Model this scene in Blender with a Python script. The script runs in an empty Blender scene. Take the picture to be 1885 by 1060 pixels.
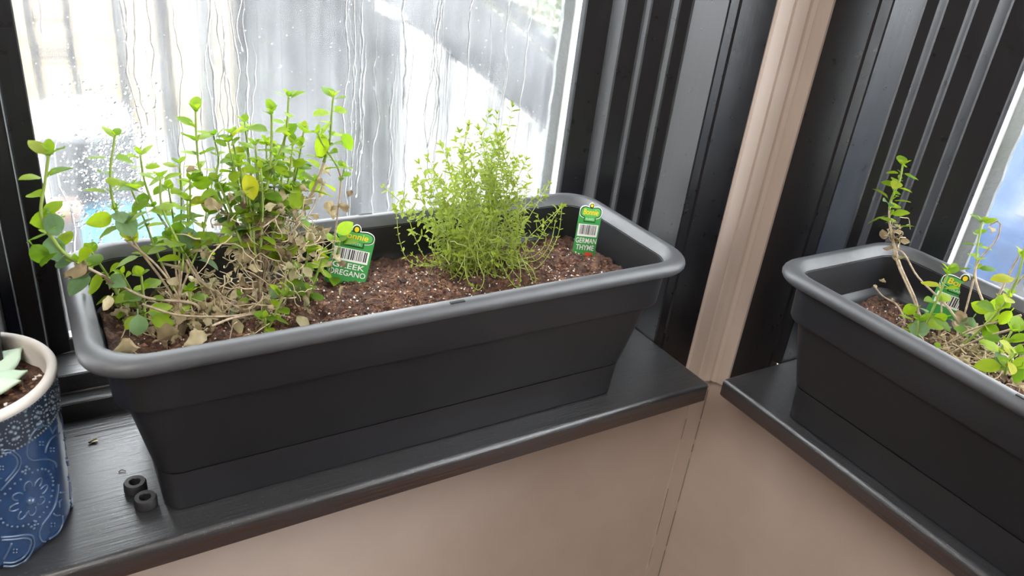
import bpy, bmesh, math, random
from mathutils import Vector, Matrix, noise
random.seed(7)
SC = bpy.context.scene
COL = SC.collection

# ------------------------------------------------------------------ camera
IW, IH, FPX = 1885.0, 1060.0, 1445.25
CAMP = Vector((-.6939, -.5571, .5353))
YAW, PITCH, ROLL = .5924, -.4712, .1219
_F = Vector((math.sin(YAW)*math.cos(PITCH), math.cos(YAW)*math.cos(PITCH), math.sin(PITCH)))
_r0 = Vector((math.cos(YAW), -math.sin(YAW), 0)); _u0 = _r0.cross(_F)
CR = _r0*math.cos(ROLL)+_u0*math.sin(ROLL); CU = _u0*math.cos(ROLL)-_r0*math.sin(ROLL)
cam = bpy.data.cameras.new('camera'); camo = bpy.data.objects.new('camera', cam); COL.objects.link(camo)
cam.sensor_width = 36; cam.lens = FPX*36/IW; cam.clip_start = .02; cam.clip_end = 100
M = Matrix((CR, CU, -_F)).transposed().to_4x4(); M.translation = CAMP; camo.matrix_world = M
cam.dof.use_dof = True; cam.dof.focus_distance = .82; cam.dof.aperture_fstop = 11
SC.camera = camo

# ------------------------------------------------------------------ sky, added room light, exposure
world = bpy.data.worlds.new('overcast_sky'); SC.world = world; world.use_nodes = True
wn = world.node_tree; bg = wn.nodes['Background']
bg.inputs[0].default_value = (.93, .97, 1.0, 1); bg.inputs[1].default_value = 11.5
fill = bpy.data.lights.new('room_fill_light', 'AREA'); fill.shape = 'DISK'; fill.size = 1.2; fill.energy = 52; fill.color = (1, .95, .89)  # unseen light added overhead to brighten the room side
lo = bpy.data.objects.new('room_fill_light', fill); COL.objects.link(lo); lo.location = (-1.45, -1.15, 1.44)
SC.view_settings.view_transform = 'Standard'; SC.view_settings.look = 'None'
SC.view_settings.exposure = 0.0; SC.view_settings.gamma = 1.0; SC.view_settings.use_curve_mapping = False

def ray(u, v): return _F+CR*((u-IW/2)/FPX)-CU*((v-IH/2)/FPX)
def on(u, v, ax, val):
    d = ray(u, v); i = 'xyz'.index(ax); return CAMP+d*((val-CAMP[i])/d[i])
def P(u, v, y): return on(u, v, 'y', y)
def G(u, v, z): return on(u, v, 'z', z)
def lerp(a, b, t): return a+(b-a)*t

# ------------------------------------------------------------------ materials
def mat(name, color, rough=.5, **k):
    m = bpy.data.materials.new(name); m.use_nodes = True
    b = m.node_tree.nodes['Principled BSDF']
    b.inputs['Base Color'].default_value = (*color, 1); b.inputs['Roughness'].default_value = rough
    for n, v in k.items(): b.inputs[n.replace('_', ' ')].default_value = v
    return m
def nd(m, t, **k):
    n = m.node_tree.nodes.new(t)
    for a, v in k.items(): setattr(n, a, v)
    return n
def lk(m, a, b): m.node_tree.links.new(a, b)
def bsdf(m): return m.node_tree.nodes['Principled BSDF']
def coords(m, scale=(1, 1, 1), kind='Object'):
    tc = nd(m, 'ShaderNodeTexCoord'); mp = nd(m, 'ShaderNodeMapping'); mp.inputs['Scale'].default_value = scale
    lk(m, tc.outputs[kind], mp.inputs['Vector']); return mp.outputs['Vector']
def noise_n(m, scale, vec=None, detail=4, rough=.55):
    n = nd(m, 'ShaderNodeTexNoise'); n.inputs['Scale'].default_value = scale; n.inputs['Detail'].default_value = detail
    n.inputs['Roughness'].default_value = rough
    if vec is not None: lk(m, vec, n.inputs['Vector'])
    return n.outputs['Fac']
def ramp(m, fac, stops):
    r = nd(m, 'ShaderNodeValToRGB'); el = r.color_ramp.elements
    while len(el) < len(stops): el.new(.5)
    for e, (p, c) in zip(el, stops):
        e.position = p; e.color = (*c, 1) if len(c) == 3 else c
    lk(m, fac, r.inputs['Fac']); return r.outputs['Color']
def bump(m, h, strength=.3, dist=.002):
    b = nd(m, 'ShaderNodeBump'); b.inputs['Strength'].default_value = strength; b.inputs['Distance'].default_value = dist
    lk(m, h, b.inputs['Height']); lk(m, b.outputs['Normal'], bsdf(m).inputs['Normal'])
def rough_var(m, fac, a, b):
    mr = nd(m, 'ShaderNodeMapRange'); mr.inputs['To Min'].default_value = a; mr.inputs['To Max'].default_value = b
    lk(m, fac, mr.inputs['Value']); lk(m, mr.outputs[0], bsdf(m).inputs['Roughness'])

def black_paint(name, grain):
    m = mat(name, (.009, .009, .011), .3, Specular_IOR_Level=.5)
    v = coords(m, grain); f = noise_n(m, 1, v, 5)
    bump(m, f, .16, .0010); g = noise_n(m, 60, coords(m)); rough_var(m, g, .2, .42)
    return m
M_FRAME = black_paint('black_gloss_paint', (160, 160, 5))
def sill_mat(name, grain):
    m = mat(name, (.011, .011, .013), .35)
    f = noise_n(m, 1, coords(m, grain), 6, .65); bump(m, f, .55, .0016)
    d = noise_n(m, 420, coords(m), 2); lk(m, ramp(m, d, [(.0, (.018, .018, .020)), (.64, (.026, .026, .028)), (.76, (.12, .12, .12))]), bsdf(m).inputs['Base Color'])
    # bare brown wood shows through on the worn front edge
    cd = bsdf(m).inputs['Base Color'].links[0].from_socket; sp = nd(m, 'ShaderNodeSeparateXYZ'); lk(m, coords(m), sp.inputs[0])
    wf = nd(m, 'ShaderNodeMapRange'); wf.inputs['From Min'].default_value = -.007; wf.inputs['From Max'].default_value = -.011; lk(m, sp.outputs['Z'], wf.inputs['Value'])
    mu = nd(m, 'ShaderNodeMath', operation='MULTIPLY'); lk(m, wf.outputs[0], mu.inputs[0]); lk(m, ramp(m, f, [(.4, (.25, .25, .25)), (.65, (1, 1, 1))]), mu.inputs[1])
    mx = nd(m, 'ShaderNodeMixRGB'); lk(m, mu.outputs[0], mx.inputs[0]); lk(m, cd, mx.inputs[1]); mx.inputs[2].default_value = (.035, .014, .009, 1); lk(m, mx.outputs[0], bsdf(m).inputs['Base Color'])
    g = noise_n(m, 25, coords(m)); rough_var(m, g, .24, .42); bsdf(m).inputs['Specular IOR Level'].default_value = 1.0
    return m
M_SILLA = sill_mat('worn_black_paint_lengthwise', (9, 190, 190))
M_SILLB = sill_mat('worn_black_paint_crosswise', (190, 9, 190))
M_PLAST = mat('charcoal_plastic', (.007, .0072, .0085), .45, Specular_IOR_Level=.6)
bump(M_PLAST, noise_n(M_PLAST, 900, coords(M_PLAST), 2), .12, .0004)
_f = noise_n(M_PLAST, 18, coords(M_PLAST), 5)
lk(M_PLAST, ramp(M_PLAST, _f, [(.3, (.0065, .0068, .0090)), (.75, (.0105, .0108, .0138))]), bsdf(M_PLAST).inputs['Base Color'])
M_RIM = mat('lighter_grey_plastic', (.045, .046, .050), .52, Specular_IOR_Level=.7)  # rim plastic, a lighter grey than the body
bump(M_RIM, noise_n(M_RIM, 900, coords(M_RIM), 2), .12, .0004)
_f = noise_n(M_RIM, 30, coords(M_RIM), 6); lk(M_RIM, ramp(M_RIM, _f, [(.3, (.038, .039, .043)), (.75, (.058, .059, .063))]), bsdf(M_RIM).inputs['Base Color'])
M_SLOT = mat('slot_black', (.003, .003, .003), .8)
M_WALL = mat('dusty_pink_wall_paint', (.52, .42, .36), .55)
_f = noise_n(M_WALL, 9, coords(M_WALL), 6)
lk(M_WALL, ramp(M_WALL, _f, [(.3, (.50, .41, .355)), (.7, (.56, .465, .41))]), bsdf(M_WALL).inputs['Base Color'])
bump(M_WALL, noise_n(M_WALL, 35, coords(M_WALL), 3), .12, .002)
M_CRACK = mat('dark_caulk_crack', (.05, .035, .03), .8)
M_ROOM = mat('room_wall_paint', (.42, .36, .31), .7)
M_FLOOR = mat('brown_floor', (.10, .065, .045), .5)
M_WHITE = mat('white_outer_frame', (.82, .83, .80), .45)
M_SEAL = mat('wet_grey_sealant', (.16, .17, .17), .3)
bump(M_SEAL, noise_n(M_SEAL, 120, coords(M_SEAL)), .8, .004)
M_LINE = mat('edge_highlight_paint', (.30, .31, .32), .4)  # pale tone painted as the glint along the frame steps

def soil_material(name):
    m = mat(name, (.05, .025, .015), .85)
    f = noise_n(m, 140, coords(m), 6, .7)
    lk(m, ramp(m, f, [(.28, (.012, .006, .004)), (.48, (.060, .026, .017)), (.60, (.13, .062, .036)), (.74, (.30, .17, .10))]), bsdf(m).inputs['Base Color'])
    bump(m, noise_n(m, 380, coords(m), 4), .9, .003)
    return m
M_SOIL = soil_material('potting_soil')
M_CHUNK = mat('bark_crumbs', (.09, .045, .028), .85)
_f = noise_n(M_CHUNK, 60, coords(M_CHUNK), 2)
lk(M_CHUNK, ramp(M_CHUNK, _f, [(.35, (.03, .014, .009)), (.52, (.11, .05, .03)), (.68, (.26, .14, .08))]), bsdf(M_CHUNK).inputs['Base Color'])
M_PERL = mat('perlite', (.72, .66, .60), .8)
M_FIBRE = mat('coir_fibre', (.30, .15, .07), .8)

def leaf_material(name, stops, trans=.5, under=None):
    m = mat(name, (.2, .4, .05), .6, Specular_IOR_Level=.3); b = bsdf(m)
    oi = nd(m, 'ShaderNodeObjectInfo')
    c = ramp(m, oi.outputs['Random'], stops)
    n = noise_n(m, 2.2, coords(m), 3)
    mx = nd(m, 'ShaderNodeMixRGB', blend_type='MULTIPLY'); mx.inputs[0].default_value = .5
    lk(m, c, mx.inputs[1]); lk(m, ramp(m, n, [(.3, (.65, .72, .6)), (.7, (1.15, 1.1, 1.1))]), mx.inputs[2])
    lk(m, mx.outputs[0], b.inputs['Base Color'])
    tr = nd(m, 'ShaderNodeBsdfTranslucent'); lk(m, mx.outputs[0], tr.inputs['Color'])
    ms = nd(m, 'ShaderNodeMixShader'); ms.inputs[0].default_value = trans
    lk(m, b.outputs[0], ms.inputs[1]); lk(m, tr.outputs[0], ms.inputs[2])
    lk(m, ms.outputs[0], m.node_tree.nodes['Material Output'].inputs['Surface'])
    w = nd(m, 'ShaderNodeTexWave'); w.inputs['Scale'].default_value = 3.2; w.inputs['Distortion'].default_value = 1.5
    lk(m, coords(m, (.5, 1, .5)), w.inputs['Vector']); bump(m, w.outputs['Fac'], .06, .05)
    return m
M_LEAF = leaf_material('oregano_leaf', [(0, (.12, .24, .010)), (.35, (.22, .36, .010)), (.7, (.31, .44, .012)), (.9, (.17, .28, .03)), (1, (.46, .46, .016))], .55)
M_LEAFB = leaf_material('oregano_blue_green_leaf', [(0, (.10, .18, .075)), (1, (.17, .27, .12))], .35)
M_THYME = leaf_material('thyme_leaf', [(0, (.12, .20, .018)), (.6, (.23, .32, .028)), (1, (.36, .42, .06))], .42)
M_DRY = leaf_material('dried_leaf', [(0, (.17, .12, .07)), (.4, (.36, .28, .165)), (.75, (.52, .44, .28)), (1, (.28, .26, .13))], .3)
M_SUCC = leaf_material('succulent_leaf', [(0, (.55, .70, .55)), (1, (.66, .78, .64))], .15)
M_STEM = mat('green_stem', (.22, .30, .06), .5)
M_TSTEM = mat('thyme_stem', (.30, .35, .08), .5)
M_WOOD = mat('woody_stem', (.34, .24, .15), .7)
_f = noise_n(M_WOOD, 200, coords(M_WOOD), 3)
lk(M_WOOD, ramp(M_WOOD, _f, [(.3, (.22, .155, .10)), (.7, (.44, .35, .235))]), bsdf(M_WOOD).inputs['Base Color'])
M_TAN = mat('dry_tendril', (.46, .37, .24), .8)

M_GRN = mat('tag_green', (.05, .30, .07), .35); M_DGRN = mat('tag_dark_green', (.006, .045, .012), .35)
M_LGRN = mat('tag_light_green', (.10, .42, .10), .35); M_YEL = mat('tag_yellow', (.90, .62, .02), .4)
M_TWHT = mat('tag_white', (.82, .82, .80), .4); M_TBLK = mat('tag_black', (.03, .03, .035), .4); M_TRED = mat('tag_red', (.65, .08, .04), .4)

M_POTB = mat('blue_glaze', (.035, .085, .22), .22, Coat_Weight=.4)
_c = coords(M_POTB)
_sp = nd(M_POTB, 'ShaderNodeSeparateXYZ'); lk(M_POTB, _c, _sp.inputs[0])
_n = noise_n(M_POTB, 40, _c, 4)
lk(M_POTB, ramp(M_POTB, _n, [(.3, (.009, .026, .072)), (.7, (.021, .050, .12))]), bsdf(M_POTB).inputs['Base Color'])
M_POTR = mat('thin_glaze_relief', (.05, .085, .15), .25, Coat_Weight=.4)
M_POTT = mat('grey_blue_glaze_band', (.085, .11, .14), .3, Coat_Weight=.3)
M_POTD = mat('dark_blue_glaze_band', (.018, .026, .042), .3, Coat_Weight=.3)
M_CLAY = mat('pale_ceramic_rim', (.50, .46, .42), .6)
M_RUB = mat('black_rubber', (.012, .012, .013), .55)

# ------------------------------------------------------------------ mesh helpers
def obj(name, bm, m, parent=None, loc=None, smooth=False, recalc=True):
    if recalc: bmesh.ops.recalc_face_normals(bm, faces=bm.faces[:])
    me = bpy.data.meshes.new(name); bm.to_mesh(me); bm.free()
    if smooth:
        for p in me.polygons: p.use_smooth = True
    if m is not None: me.materials.append(m)
    return ob(name, me, parent, loc)
def ob(name, me, parent=None, loc=None):
    o = bpy.data.objects.new(name, me); COL.objects.link(o)
    if parent is not None: o.parent = parent
    if loc is not None: o.location = loc
    return o
def tag(o, label, cat, group=None, kind=None):
    o['label'] = label; o['category'] = cat
    if group: o['group'] = group
    if kind: o['kind'] = kind
    return o
def empty(name, loc):
    o = bpy.data.objects.new(name, None); COL.objects.link(o); o.location = loc; o.empty_display_size = .02; return o
def box(bm, a, b, T=None):
    vs = [bm.verts.new((T or (lambda p: p))(Vector((x, y, z)))) for x in (a[0], b[0]) for y in (a[1], b[1]) for z in (a[2], b[2])]
    for f in ((0, 1, 3, 2), (4, 6, 7, 5), (0, 4, 5, 1), (2, 3, 7, 6), (0, 2, 6, 4), (1, 5, 7, 3)): bm.faces.new([vs[i] for i in f])
def prism(bm, poly, h0, h1, fn):
    """poly 2d points, fn(p,h)->Vector"""
    a = [bm.verts.new(fn(p, h0)) for p in poly]; b = [bm.verts.new(fn(p, h1)) for p in poly]
    n = len(poly)
    for i in range(n): bm.faces.new((a[i], a[(i+1) % n], b[(i+1) % n], b[i]))
    bm.faces.new(a[::-1]); bm.faces.new(b)
def loft(bm, loops, close_first=False, close_last=False):
    rows = [[bm.verts.new(p) for p in l] for l in loops]; n = len(rows[0])
    for r, s in zip(rows, rows[1:]):
        for i in range(n): bm.faces.new((r[i], r[(i+1) % n], s[(i+1) % n], s[i]))
    if close_first: bm.faces.new(rows[0][::-1])
    if close_last: bm.faces.new(rows[-1])
    return rows
def catmull(pts, n=5):
    if len(pts) < 3: return [pts[0].lerp(pts[-1], i/n) for i in range(n+1)]
    q = [pts[0]*2-pts[1]]+pts+[pts[-1]*2-pts[-2]]; out = []
    for i in range(1, len(q)-2):
        a, b, c, d = q[i-1:i+3]
        for k in range(n):
            t = k/n
            out.append(.5*((2*b)+(c-a)*t+(2*a-5*b+4*c-d)*t*t+(3*b-a-3*c+d)*t**3))
    out.append(pts[-1]); return out
def tube(bm, pts, r0, r1, n=6, cap=True):
    up = Vector((.3, .1, .95)); loops = []; N = len(pts)
    for i, p in enumerate(pts):
        d = (pts[min(i+1, N-1)]-pts[max(i-1, 0)])
        if d.length < 1e-9: d = Vector((0, 0, 1))
        d.normalize(); a = d.cross(up)
        if a.length < 1e-4: a = d.cross(Vector((1, 0, 0)))
        a.normalize(); b = d.cross(a); r = lerp(r0, r1, i/max(1, N-1))
        loops.append([p+(a*math.cos(t)+b*math.sin(t))*r for t in [2*math.pi*k/n for k in range(n)]])
    loft(bm, loops, cap, cap)
def rrect(cx, cy, hx, hy, r, z, n=8):
    r = min(r, hx, hy); out = []
    for k, (sx, sy) in enumerate(((1, 1), (-1, 1), (-1, -1), (1, -1))):
        for i in range(n+1):
            t = math.pi/2*(k+i/n); out.append(Vector((cx+sx*(hx-r)+r*math.cos(t), cy+sy*(hy-r)+r*math.sin(t), z)))
    return out
def lathe(bm, prof, c=(0, 0, 0), n=48, closed=False):
    loops = [[Vector((c[0]+r*math.cos(2*math.pi*k/n), c[1]+r*math.sin(2*math.pi*k/n), c[2]+z)) for k in range(n)] for r, z in prof]
    if closed: loops.append([v.copy() for v in loops[0]])
    rows = loft(bm, loops)
    if closed: bmesh.ops.remove_doubles(bm, verts=bm.verts[:], dist=1e-7)
    return rows

# ------------------------------------------------------------------ the room shell and windows
ZW, ZC, ZF = 1.10, 1.5, -.90       # window head, ceiling, floor (sill top is z = 0)
mapA = lambda p: Vector(p)
mapB = lambda p: Vector((p[1]+.0259, p[0]+.0021, p[2]))
XC, YC = .133, .1071               # the corner of the two casing planes

def struct(name, bm, m, label, cat, smooth=False):
    o = obj(name, bm, m, smooth=smooth); return tag(o, label, cat, kind='structure')

bm = bmesh.new(); box(bm, (-3.3, .112, ZF), (XC+.02, .30, -.030)); box(bm, (-3.3, .112, ZW+.02), (XC+.02, .30, ZC)); box(bm, (-3.3, .112, -.03), (-1.52, .30, ZW+.02))
struct('wall_left', bm, M_WALL, 'dusty pink wall under the sill of the rain-wet window', 'wall')
bm = bmesh.new(); box(bm, (XC+.005, -3.3, ZF), (XC+.19, .112, -.030)); box(bm, (XC+.005, -3.3, ZW+.02), (XC+.19, .112, ZC)); box(bm, (XC+.005, -3.3, -.03), (XC+.19, -1.52, ZW+.02))
struct('wall_right', bm, M_WALL, 'dusty pink wall under the sill on the right', 'wall')
bm = bmesh.new(); box(bm, (-3.4, -3.4, ZF), (-3.3, .3, ZC)); struct('wall_side', bm, M_ROOM, 'plain beige wall on the far side of the room', 'wall')
bm = bmesh.new(); box(bm, (-3.4, -3.4, ZF), (.33, -3.3, ZC)); struct('wall_behind', bm, M_ROOM, 'plain beige wall behind the viewer', 'wall')
bm = bmesh.new(); box(bm, (-3.4, -3.4, ZF-.1), (.33, .3, ZF)); struct('floor', bm, M_FLOOR, 'brown floor of the room', 'floor')
bm = bmesh.new(); box(bm, (-3.4, -3.4, ZC), (.33, .3, ZC+.1)); struct('ceiling', bm, M_ROOM, 'beige ceiling of the room', 'ceiling')

# right jamb profile (A coordinates): boundaries read from the photo at the top edge, depths assigned
def jamb_profile():
    us = [1278, 1253, 1240, 1201, 1190, 1154, 1130, 1081, 1073]
    dy = [0, .0108, .0119, .0168, .0104, .0155, .0237, .0210, .0083]
    y = .1664; pts = [(0., .1095), (0., y)]; x = 0.
    for i in range(1, 9):
        y += dy[i]
        if i % 2: x = on(us[i], 0, 'y', y).x
        pts.append((x, y))
    return pts
JP = jamb_profile(); XG, YG = JP[-1]; YGL = YG-.003
def soften(poly, r=.0016):
    out = []
    for i, p in enumerate(poly):
        a = Vector(poly[i-1]); b = Vector(p); c = Vector(poly[(i+1) % len(poly)])
        d1 = (a-b); d2 = (c-b)
        k = min(r, d1.length*.4, d2.length*.4)
        out += [tuple(b+d1.normalized()*k), tuple(b+d2.normalized()*k)]
    return out

def glass_mat(name, haze, axis):
    m = bpy.data.materials.new(name); m.use_nodes = True; nt = m.node_tree; nt.nodes.remove(bsdf(m))
    sc = (70, 70, 5)
    f = noise_n(m, 1, coords(m, sc), 5, .6); g = noise_n(m, 9, coords(m), 4)
    fx = nd(m, 'ShaderNodeMath', operation='MULTIPLY'); lk(m, f, fx.inputs[0]); lk(m, g, fx.inputs[1])
    mr = nd(m, 'ShaderNodeMapRange'); mr.inputs['From Min'].default_value = .14; mr.inputs['From Max'].default_value = .40
    mr.inputs['To Min'].default_value = haze*.45; mr.inputs['To Max'].default_value = haze*1.7; lk(m, fx.outputs[0], mr.inputs['Value'])
    tp = nd(m, 'ShaderNodeBsdfTransparent'); tl = nd(m, 'ShaderNodeBsdfTranslucent'); tl.inputs['Color'].default_value = (.95, .97, 1, 1)
    rf = nd(m, 'ShaderNodeBsdfRefraction'); rf.inputs['IOR'].default_value = 1.03; rf.inputs['Roughness'].default_value = .25
    gl = nd(m, 'ShaderNodeBsdfGlossy'); gl.inputs['Roughness'].default_value = .08
    bp = nd(m, 'ShaderNodeBump'); bp.inputs['Strength'].default_value = .6; bp.inputs['Distance'].default_value = .004; lk(m, f, bp.inputs['Height']); lk(m, bp.outputs[0], rf.inputs['Normal'])
    m1 = nd(m, 'ShaderNodeMixShader'); m1.inputs[0].default_value = .45; lk(m, tp.outputs[0], m1.inputs[1]); lk(m, rf.outputs[0], m1.inputs[2])
    m2 = nd(m, 'ShaderNodeMixShader'); lk(m, mr.outputs[0], m2.inputs[0]); lk(m, m1.outputs[0], m2.inputs[1]); lk(m, tl.outputs[0], m2.inputs[2])
    m3 = nd(m, 'ShaderNodeMixShader'); m3.inputs[0].default_value = .04; lk(m, m2.outputs[0], m3.inputs[1]); lk(m, gl.outputs[0], m3.inputs[2])
    lk(m, m3.outputs[0], nt.nodes['Material Output'].inputs['Surface']); return m
M_GLASSA = glass_mat('condensed_window_glass', .034, 0)
M_GLASSB = glass_mat('clearer_window_glass', .02, 1)
M_WATER = bpy.data.materials.new('water'); M_WATER.use_nodes = True
bsdf(M_WATER).inputs['Transmission Weight'].default_value = 1; bsdf(M_WATER).inputs['IOR'].default_value = 1.33; bsdf(M_WATER).inputs['Roughness'].default_value = .02
_t = nd(M_WATER, 'ShaderNodeBsdfTransparent'); _m = nd(M_WATER, 'ShaderNodeMixShader'); _m.inputs[0].default_value = .40
lk(M_WATER, bsdf(M_WATER).outputs[0], _m.inputs[1]); lk(M_WATER, _t.outputs[0], _m.inputs[2]); lk(M_WATER, _m.outputs[0], M_WATER.node_tree.nodes['Material Output'].inputs['Surface'])

def window(name, T, xl, label, glass, cat='window'):
    """A coordinates: opening from xl (left glass edge) to XG (right glass edge)"""
    w = empty(name, T((0, .2, 0))); L = w.location.copy()
    TT = lambda p: T(p)-L
    tag(w, label, cat, kind='structure')
    # right jamb
    bm = bmesh.new(); poly = soften(JP+[(XG, YG+.002), (.05, YG+.002), (.05, .1095)])
    prism(bm, poly, -.004, ZW+.02, lambda p, h: TT((p[0], p[1], h))); obj('stepped_jamb', bm, M_FRAME, w)
    bm = bmesh.new(); tube(bm, [TT((.0075, .1165, -.003)), TT((.0075, .1165, ZW+.02))], .0065, .0065, 12); obj('jamb_bead', bm, M_FRAME, w, smooth=True)
    # left jamb, steps as the bottom rail
    prof = [(-.0005, YG+.002), (-.0005, .2724), (-.0205, .2700), (-.0205, .2277), (-.0385, .2250), (-.0385, .2076), (-.0500, .2076), (-.0500, YG+.002)]
    bm = bmesh.new(); prism(bm, soften([(xl+a, b) for a, b in prof], .0012), .0, ZW+.02, lambda p, h: TT((p[0], p[1], h))); obj('stepped_jamb', bm, M_FRAME, w)
    for a_, y_ in ((-.0209, .2268), (-.0389, .2068)):
        bm = bmesh.new(); box(bm, (xl+a_-.0004, y_-.0004, .06), (xl+a_+.0005, y_+.001, ZW), TT); obj('edge_highlight', bm, M_LINE, w)  # thin pale strips stand in for light caught on the step edges
    # bottom rail
    prof = [(.2076, -.003), (.2076, .0212), (.2277, .0212), (.2277, .0431), (.2724, .0431), (.2724, .060), (YG+.002, .062), (YG+.002, -.003)]
    bm = bmesh.new(); prism(bm, soften(prof, .0014), xl-.049, XG+.06, lambda p, h: TT((h, p[0], p[1]))); obj('stepped_bottom_rail', bm, M_SILLA if T is mapA else M_SILLB, w)
    bm = bmesh.new(); box(bm, (xl-.05, .2, ZW-.02), (.05, YG+.002, ZW+.02), TT); obj('head_rail', bm, M_FRAME, w)
    bm = bmesh.new(); box(bm, (xl-.003, YGL-.002, .055), (XG+.004, YGL+.002, ZW-.01), TT); obj('glass_pane', bm, glass, w)
    # white outer reveal and sealant beyond the glass
    bm = bmesh.new(); box(bm, (XG+.0005, YG+.002, -.02), (XG+.05, YG+.0165, ZW), TT); obj('white_outer_reveal', bm, M_WHITE, w)
    xs = on(1041, 0, 'y', YG+.017).x
    bm = bmesh.new(); n = 60
    rows = []
    for i in range(n+1):
        z = -.02+(ZW+.02)*i/n; j = .0022*noise.noise(Vector((0, 3, z*55)))
        rows.append([TT((XG+.03, YG+.017, z)), TT((xs+j, YG+.017, z)), TT((xs+j, YG+.023, z)), TT((XG+.03, YG+.023, z))])
    loft(bm, rows, True, True); obj('sealant_strip', bm, M_SEAL, w)
    return w, L
WA, LA = window('window_1', mapA, -.688, 'large rain-streaked window behind the herbs, black stepped frame', M_GLASSA)
WB, LB = window('window_2', mapB, -1.40, 'window on the right with a blue car outside', M_GLASSB)
# the next window to the left, beyond the mullion
def window_shift(p): return Vector((p[0]-.789, p[1], p[2]))
WC, LC = window('window_3', window_shift, -.688, 'window past the black mullion at the far left', M_GLASSA)

def casing(name, T, label):
    bm = bmesh.new(); poly = soften([(.0145, .1071), (.0740, .1071), (.0740, .125), (.0145, .125)], .002)
    prism(bm, poly, -.07, ZW+.1, lambda p, h: T((p[0], p[1], h))); struct(name, bm, M_FRAME, label, 'trim')
casing('trim_1', mapA, 'flat black casing board left of the pink corner post')
casing('trim_2', mapB, 'flat black casing board right of the pink corner post')
bm = bmesh.new()
post = [(.0725, .112), (.0728, .1065), (.0755, .1040), (.0800, .1030), (.0880, .1020), (.0955, .1012), (.0968, .1040), (.0985, .1036), (.0995, .1005), (.1080, .0985), (.1165, .0955), (.1172, .0990), (.1190, .0985), (.1198, .0940), (.1225, .0890), (.1235, .0905), (.1250, .0868), (.1272, .0800), (.1310, .0755), (.138, .0750), (.140, .112)]
prism(bm, post, -.085, ZW+.1, lambda p, h: Vector((p[0], p[1], h))); struct('trim_3', bm, M_WALL, 'pink moulded corner post between the two windows', 'trim')
bm = bmesh.new(); box(bm, (.104, .1095, ZF), (XC+.004, .1125, -.07)); struct('trim_4', bm, M_WALL, 'narrow pink strip running down the wall corner', 'trim')
bm = bmesh.new()
for z0, z1, x in ((-.115, -.17, XC+.0035), (-.175, -.21, XC+.0035), (-.22, -.235, XC+.0035), (-.25, -.34, XC+.0035), (-.36, -.44, XC+.0035), (-.45, -.60, XC+.0035), (-.16, -.20, .1045), (-.30, -.40, .1045), (-.43, -.47, .1045)):
    w = random.uniform(.0002, .0005); box(bm, (x-w, .1091, z1), (x+w, .1110, z0))
struct('trim_5', bm, M_CRACK, 'dark cracked caulk line down the wall corner', 'crack')

def sill(name, T, x0, x1, thick, m, label):
    prof = [(.0, -thick+.004), (.004, -thick), (.2090, -thick), (.2090, 0)]
    n = 8; r = .006
    prof += [(r-r*math.sin(math.pi/2*i/n), -r+r*math.cos(math.pi/2*i/n)) for i in range(n+1)]
    bm = bmesh.new(); rows = []
    xs = [x1, x1-.0008, x1-.003]+[x1-(x1-x0)*i/30 for i in range(1, 31)]
    for k, x in enumerate(xs):
        ins = (.0025, .0007, 0)[k] if k < 3 else 0
        rows.append([T((x, max(p[0], ins) if p[0] < .01 else p[0], (min(p[1], -ins) if p[1] > -.01 else max(p[1], -thick+ins)))) for p in prof])
    loft(bm, rows, True, True)
    return struct(name, bm, m, label, 'window sill')
sill('trim_6', mapA, -1.55, 0, .0286, M_SILLA, 'worn black painted sill under the long herb planter')
sill('trim_7', mapB, -1.55, 0, .0264, M_SILLB, 'worn black painted sill running toward the viewer on the right')
# crack line across the sill
a = G(137, 806, 0); b = G(216, 783, 0)
bm = bmesh.new(); box(bm, (a.x, .1795, -.001), (b.x+.06, .1803, .0002)); struct('trim_8', bm, M_SLOT, 'thin dark joint along the back of the worn sill', 'joint')

# ------------------------------------------------------------------ water on the glass
def rivulets():
    bm = bmesh.new(); rnd = random.Random(3)
    ys = YGL-.0022
    cols = [58, 72, 150, 228, 248, 268, 305, 322, 345, 362, 372, 385, 395, 408, 430, 440, 455, 600, 625, 640, 650, 668, 680, 700, 735, 745, 760, 780, 800, 815, 825, 845, 870, 888, 905, 925, 945, 960, 985]
    for u in cols:
        for seg in range(rnd.choice((1, 2, 2))):
            p = P(u+rnd.uniform(-6, 6), 0, ys); x = p.x
            z1 = rnd.uniform(.25, .75); z0 = max(.075, z1-rnd.uniform(.12, .5)); w = rnd.uniform(.0008, .0022)
            n = int((z1-z0)/.006)+3; prev = None; k = rnd.uniform(0, 99)
            for i in range(n+1):
                z = lerp(z1, z0, i/n); xx = x+.007*noise.noise(Vector((k, z*16, 0)))+.0025*noise.noise(Vector((k, z*70, 5)))
                ww = w*(.55+.9*abs(noise.noise(Vector((k, z*60, 9)))))*min(1, 3*i/n+.05)
                row = [bm.verts.new(Vector(c)-LA) for c in ((xx-ww, ys, z), (xx-ww*.5, ys-ww*.28, z), (xx+ww*.5, ys-ww*.28, z), (xx+ww, ys, z))]
                if prev:
                    for j in range(4): bm.faces.new((prev[j], prev[(j+1) % 4], row[(j+1) % 4], row[j]))
                else: bm.faces.new(row[::-1])
                prev = row
            bm.faces.new(prev)
    o = obj('water_streaks', bm, M_WATER, WA, smooth=True); o['kind'] = 'stuff'
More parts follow.
